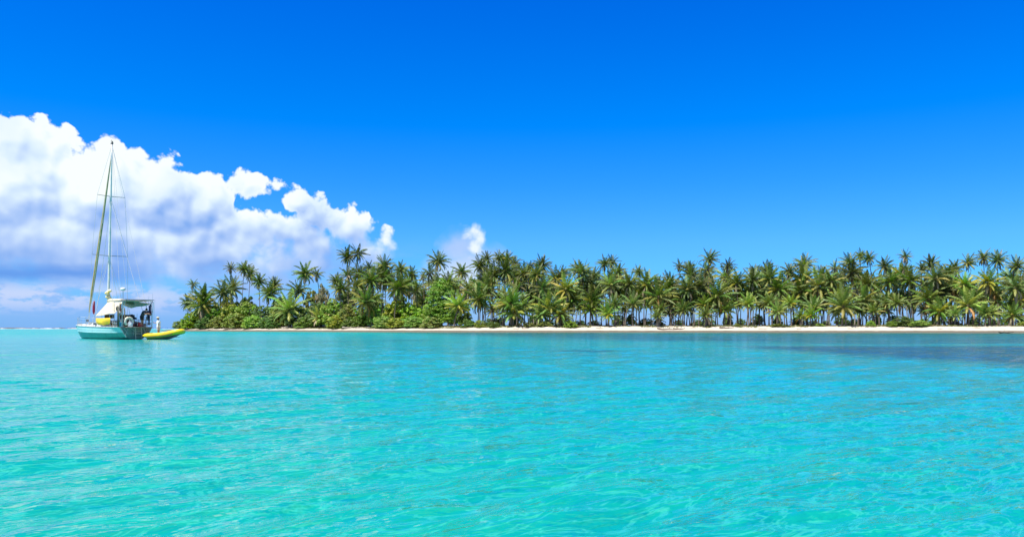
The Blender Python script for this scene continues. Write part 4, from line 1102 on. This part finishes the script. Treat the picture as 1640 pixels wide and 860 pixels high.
    for k in range(3):
        a = k * 2.094; mb.ball((-.2, .09 * math.cos(a), -.12 + .09 * math.sin(a)), (.02, .06, .06), 8, 5)
    mb.build('propeller', mat('outboard_grey'), r_, smooth=True)
    MB().box((.19, 0, .42), (.10, .24, .34)).build('clamp', mat('outboard_grey'), r_, bevel=.02)
    MB().tube([(.15, 0, .8), (.45, .0, .9), (.62, 0, .9)], .025, 6).build('tiller', blk, r_)
boat_things()

# ================================================================ DINGHY
def dinghy():
    Y = 72.2; x = (265.5 - 820) / 1300 * Y
    root = empty('inflatable_dinghy', (x, Y, 0), 'yellow inflatable dinghy with its raised bow to the right, tied behind the sailboat', 'dinghy', rz=R(-6))
    yel = mat('yellow_tube', (.92, .66, .01), .38, .15, 2.0, dark=(.84, .55, .01))
    blk = mat('dark_rubber', (.03, .03, .03), .5)
    L = 3.15
    def path(s, off=0.0):
        pts = []
        for i in range(12):
            t = i / 11; xx = -L / 2 + (L - .55) * t; zz = .33 + .30 * t ** 2.4; pts.append((xx, s * (.62 + off - .10 * t ** 3), zz))
        return pts
    full = path(1) ; bow = [(L / 2 - .42 + .36 * math.sin(a), (.52) * math.cos(a), .66 + .05 * math.sin(a)) for a in np.linspace(.15, math.pi - .15, 9)]
    pts = full + bow + path(-1)[::-1]
    n = len(pts); rad = [.10] + [.2] + [.22] * (n - 4) + [.2] + [.10]
    pts = [(-L / 2 - .22, .62, .34)] + pts[0:] + [(-L / 2 - .22, -.62, .34)]; rad = [.05, .17] + [.22] * (len(pts) - 4) + [.17, .05]
    MB().tube(pts, rad, 14).build('tube', yel, root, smooth=True)
    st = [(p[0], p[1] * 1.0 + (.225 if p[1] > 0 else -.225) * (0 if abs(p[1]) < .3 else 1), p[2] - .03) for p in path(1)]
    for s in (1, -1):
        MB().tube([(q[0], s * (abs(q[1])), q[2] - .09) for q in st], .03, 6, flat=1.2).build('rubbing_strake', blk, root)
        MB().tube([(q[0], s * (abs(q[1]) - .03), q[2] + .12 + .03 * math.sin(k * 2.6)) for k, q in enumerate(st)][1:-1], .012, 5).build('grab_line', mat('rope_dark', (.08, .07, .05), .9), root)
    # rigid v hull
    P = []
    for i in range(9):
        t = i / 8; xx = -L / 2 + (L - .25) * t; w = .55 * (1 - t ** 4); z0 = -.10 + .55 * t ** 3
        P.append([(xx, -w, .22 + .32 * t ** 2.4), (xx, -w * .5, z0 + .08), (xx, 0, z0 - .04), (xx, w * .5, z0 + .08), (xx, w, .22 + .32 * t ** 2.4)])
    MB().grid(P).build('rigid_hull', mat('dinghy_hull', (.32, .42, .36), .5, .2, 3.0), root, smooth=True)
    MB().box((-.15, 0, .20), (L - .7, 1.0, .03)).build('floor', mat('dinghy_floor', (.30, .31, .30), .7, .2, 5.0), root)
    MB().box((-L / 2 + .05, 0, .38), (.05, 1.05, .42)).build('transom', blk, root, bevel=.01)
    MB().box((.55, 0, .50), (.25, 1.15, .04)).build('thwart', mat('pale_board', (.55, .50, .40), .6, .2, 4.0), root, bevel=.01)
dinghy()

# ================================================================ PEOPLE
def skin_body(name, parent, pts, edges, material, rootv=0, sub=2):
    """pts: {key: (co, radius)}; one continuous skinned surface"""
    keys = list(pts); idx = {k: i for i, k in enumerate(keys)}
    me = bpy.data.meshes.new(name); me.from_pydata([pts[k][0] for k in keys], [(idx[a], idx[b]) for a, b in edges], [])
    o = bpy.data.objects.new(name, me); col.objects.link(o); o.parent = parent
    sk = o.modifiers.new('skin', 'SKIN'); sk.use_smooth_shade = True
    for i, k in enumerate(keys):
        r_ = pts[k][1]; d = me.skin_vertices[0].data[i]; d.radius = (r_, r_) if not hasattr(r_, '__len__') else r_; d.use_root = (i == rootv)
    s = o.modifiers.new('sub', 'SUBSURF'); s.levels = sub; s.render_levels = sub
    me.materials.append(material)
    return o
def finger_chain(pts, edges, wrist, hand, dirv, side, key):
    """palm plus five unequal bent fingers; dirv: pointing direction, side: direction of the thumb"""
    d = Vector(dirv).normalized(); s = Vector(side).normalized(); n = d.cross(s).normalized(); w = Vector(hand)
    pts[key + 'palm'] = (tuple(w + d * .07), .030); edges.append((wrist, key + 'palm'))
    for i, (o, l) in enumerate(((.030, .070), (.010, .080), (-.010, .075), (-.030, .058))):
        a = w + d * .10 + s * o; b = a + d * l * .55 + n * .012; c = b + d * l * .3 + n * .03
        pts['%sf%da' % (key, i)] = (tuple(a), .010); pts['%sf%db' % (key, i)] = (tuple(b), .009); pts['%sf%dc' % (key, i)] = (tuple(c), .008)
        edges += [(key + 'palm', '%sf%da' % (key, i)), ('%sf%da' % (key, i), '%sf%db' % (key, i)), ('%sf%db' % (key, i), '%sf%dc' % (key, i))]
    a = w + d * .05 + s * .045; b = a + d * .035 + s * .02
    pts[key + 't1'] = (tuple(a), .012); pts[key + 't2'] = (tuple(b), .010); edges += [(key + 'palm', key + 't1'), (key + 't1', key + 't2')]

def head_parts(body, c, fwd, hair_m, skin_m, hair=True):
    f = Vector(fwd).normalized(); s = Vector((-f.y, f.x, 0)).normalized(); u = f.cross(s) * -1 if f.cross(s).z < 0 else f.cross(s); c = Vector(c)
    nose = MB(); nose.tube([c + f * .095 + u * .02, c + f * .125 - u * .012, c + f * .10 - u * .02], [.010, .016, .012], 6); nose.build('nose', skin_m, body, smooth=True)
    for k in (-1, 1):
        MB().ball(tuple(c + f * .088 + s * k * .032 + u * .015), .012, 7, 5).build('eye', mat('eye_dark', (.03, .02, .02), .3), body, smooth=True)
        MB().ball(tuple(c + s * k * .082), (.018, .018, .032), 7, 5).build('ear', skin_m, body, smooth=True)
    MB().tube([c + f * .096 - u * .05 - s * .022, c + f * .102 - u * .052, c + f * .096 - u * .05 + s * .022], .006, 5).build('mouth', mat('lip', (.35, .12, .10), .5), body)
    if hair:
        MB().ball(tuple(c - f * .018 + u * .03), (.098, .098, .112), 12, 8).build('hair', hair_m, body, smooth=True)
def sleeve(pts, rads, name, m, body, n=12, flat=1.0): return MB().tube(pts, rads, n, cap=False, flat=flat).build(name, m, body, smooth=True)

def person_bending():
    skin = mat('skin_tan', (.44, .25, .16), .55, .1, 6.0); x, y, _ = bw(-.22, -.42)
    # world aligned axes: +x is towards the outboard on the right
    root = empty('person', (x, y, 1.095), 'person in dark t-shirt and black shorts bending over the outboard motor on the stern', 'person')
    P = {'pelvis': ((0, 0, .90), .125), 'belly': ((.05, 0, 1.06), .115), 'chest': ((.19, -.01, 1.27), .135), 'neckb': ((.29, -.01, 1.40), .065), 'neck': ((.34, -.01, 1.44), .052),
         'head': ((.40, -.01, 1.51), .088), 'crownh': ((.435, -.01, 1.575), .080),
         'hipL': ((.0, .10, .86), .095), 'kneeL': ((.06, .11, .47), .062), 'calfL': ((.02, .11, .32), .058), 'ankL': ((-.04, .11, .09), .040), 'toeL': ((.12, .12, .035), .034),
         'hipR': ((-.0, -.10, .86), .095), 'kneeR': ((.03, -.11, .48), .062), 'calfR': ((-.02, -.11, .32), .058), 'ankR': ((-.07, -.11, .09), .040), 'toeR': ((.09, -.12, .035), .034),
         'shL': ((.24, .18, 1.33), .062), 'elL': ((.38, .21, 1.10), .042), 'wrL': ((.58, .14, 1.14), .030),
         'shR': ((.24, -.20, 1.33), .062), 'elR': ((.40, -.23, 1.12), .042), 'wrR': ((.60, -.16, 1.20), .030)}
    E = [('pelvis', 'belly'), ('belly', 'chest'), ('chest', 'neckb'), ('neckb', 'neck'), ('neck', 'head'), ('head', 'crownh')]
    for s in 'LR': E += [('pelvis', 'hip' + s), ('hip' + s, 'knee' + s), ('knee' + s, 'calf' + s), ('calf' + s, 'ank' + s), ('ank' + s, 'toe' + s), ('chest', 'sh' + s), ('sh' + s, 'el' + s), ('el' + s, 'wr' + s)]
    finger_chain(P, E, 'wrL', P['wrL'][0], (.9, -.1, -.2), (0, -.7, .6), 'L'); finger_chain(P, E, 'wrR', P['wrR'][0], (.9, .1, -.2), (0, .7, .6), 'R')
    b = skin_body('body', root, P, E, skin)
    head_parts(b, (.42, -.01, 1.53), (.85, 0, -.5), mat('hair_dark', (.02, .015, .012), .6), skin)
    sh = mat('tshirt_dark', (.035, .05, .06), .85, .3, 6.0)
    sleeve([(.0, 0, .93), (.05, 0, 1.06), (.18, -.01, 1.26), (.27, -.01, 1.38), (.31, -.01, 1.415)], [.165, .158, .195, .15, .075], 't_shirt', sh, b, 16, .95)
    for s, yy in (('L', .21), ('R', -.23)): sleeve([(.23, yy * .75, 1.33), (.26, yy * .92, 1.30), (.32, yy, 1.20)], [.09, .078, .072], 'sleeve', sh, b)
    so_ = mat('shorts_black', (.012, .012, .015), .8)
    sleeve([(.02, 0, 1.0), (0, 0, .93), (0, 0, .82)], [.155, .168, .18], 'shorts', so_, b, 16)
    for yy, kx in ((.10, .04), (-.10, .015)): sleeve([(0, yy, .86), (kx * .5, yy * 1.05, .72), (kx * .7, yy * 1.08, .62)], [.115, .112, .105], 'shorts_leg', so_, b)
person_bending()

def person_dinghy():
    skin = mat('skin_tan'); Y = 72.2; x = (254.0 - 820) / 1300 * Y
    root = empty('person', (x, Y, .22), 'person in white t-shirt, pale shorts and sun hat standing in the yellow dinghy', 'person')
    # faces left (-x) towards the sailboat, near arm reaching out
    P = {'pelvis': ((0, 0, .93), .120), 'belly': ((.01, 0, 1.08), .112), 'chest': ((0, 0, 1.30), .130), 'neckb': ((-.015, 0, 1.47), .060), 'neck': ((-.03, 0, 1.52), .050),
         'head': ((-.055, 0, 1.61), .088), 'crownh': ((-.06, 0, 1.69), .080),
         'hipL': ((0, .10, .88), .095), 'kneeL': ((-.03, .12, .48), .062), 'calfL': ((0, .12, .33), .058), 'ankL': ((.03, .12, .09), .040), 'toeL': ((-.12, .13, .035), .034),
         'hipR': ((0, -.10, .88), .095), 'kneeR': ((.0, -.12, .48), .062), 'calfR': ((.03, -.12, .33), .058), 'ankR': ((.06, -.12, .09), .040), 'toeR': ((-.09, -.13, .035), .034),
         'shL': ((-.01, .19, 1.40), .060), 'elL': ((-.20, .20, 1.20), .042), 'wrL': ((-.44, .16, 1.26), .030),
         'shR': ((.02, -.19, 1.40), .060), 'elR': ((.10, -.22, 1.12), .042), 'wrR': ((.05, -.24, .87), .030)}
    E = [('pelvis', 'belly'), ('belly', 'chest'), ('chest', 'neckb'), ('neckb', 'neck'), ('neck', 'head'), ('head', 'crownh')]
    for s in 'LR': E += [('pelvis', 'hip' + s), ('hip' + s, 'knee' + s), ('knee' + s, 'calf' + s), ('calf' + s, 'ank' + s), ('ank' + s, 'toe' + s), ('chest', 'sh' + s), ('sh' + s, 'el' + s), ('el' + s, 'wr' + s)]
    finger_chain(P, E, 'wrL', P['wrL'][0], (-1, 0, .15), (0, -.4, .8), 'L'); finger_chain(P, E, 'wrR', P['wrR'][0], (-.1, 0, -1), (-1, 0, 0), 'R')
    b = skin_body('body', root, P, E, skin)
    head_parts(b, (-.058, 0, 1.625), (-1, 0, -.05), mat('hair_dark'), skin)
    sh = mat('tshirt_white', (.85, .85, .85), .85, .12, 5.0, bump=.3)
    sleeve([(.0, 0, .88), (.0, 0, 1.0), (.005, 0, 1.12), (0, 0, 1.32), (-.01, 0, 1.44), (-.018, 0, 1.49)], [.185, .175, .165, .195, .15, .075], 't_shirt', sh, b, 16, .95)
    sleeve([(-.005, .15, 1.41), (-.05, .20, 1.36), (-.12, .205, 1.28)], [.09, .078, .072], 'sleeve', sh, b); sleeve([(.015, -.15, 1.41), (.04, -.20, 1.34), (.075, -.215, 1.22)], [.09, .078, .072], 'sleeve', sh, b)
    so_ = mat('shorts_pale', (.62, .60, .58), .85, .15, 5.0)
    sleeve([(0, 0, .97), (0, 0, .90), (0, 0, .84)], [.155, .168, .178], 'shorts', so_, b, 16)
    for yy in (.10, -.10): sleeve([(0, yy, .87), (-.01, yy * 1.1, .74), (-.015, yy * 1.15, .62)], [.115, .112, .106], 'shorts_leg', so_, b)
    ht = MB(); c = (-.058, 0, 1.69)
    ht.tube([(c[0], 0, c[2] - .012), (c[0], 0, c[2] - .008), (c[0], 0, c[2] + .01), (c[0], 0, c[2] + .02), (c[0], 0, c[2] + .09), (c[0], 0, c[2] + .115)], [.17, .18, .13, .112, .10, .05], 16)
    ht.build('sun_hat', mat('hat_straw', (.55, .52, .38), .85, .2, 8.0), b, smooth=True)
person_dinghy()
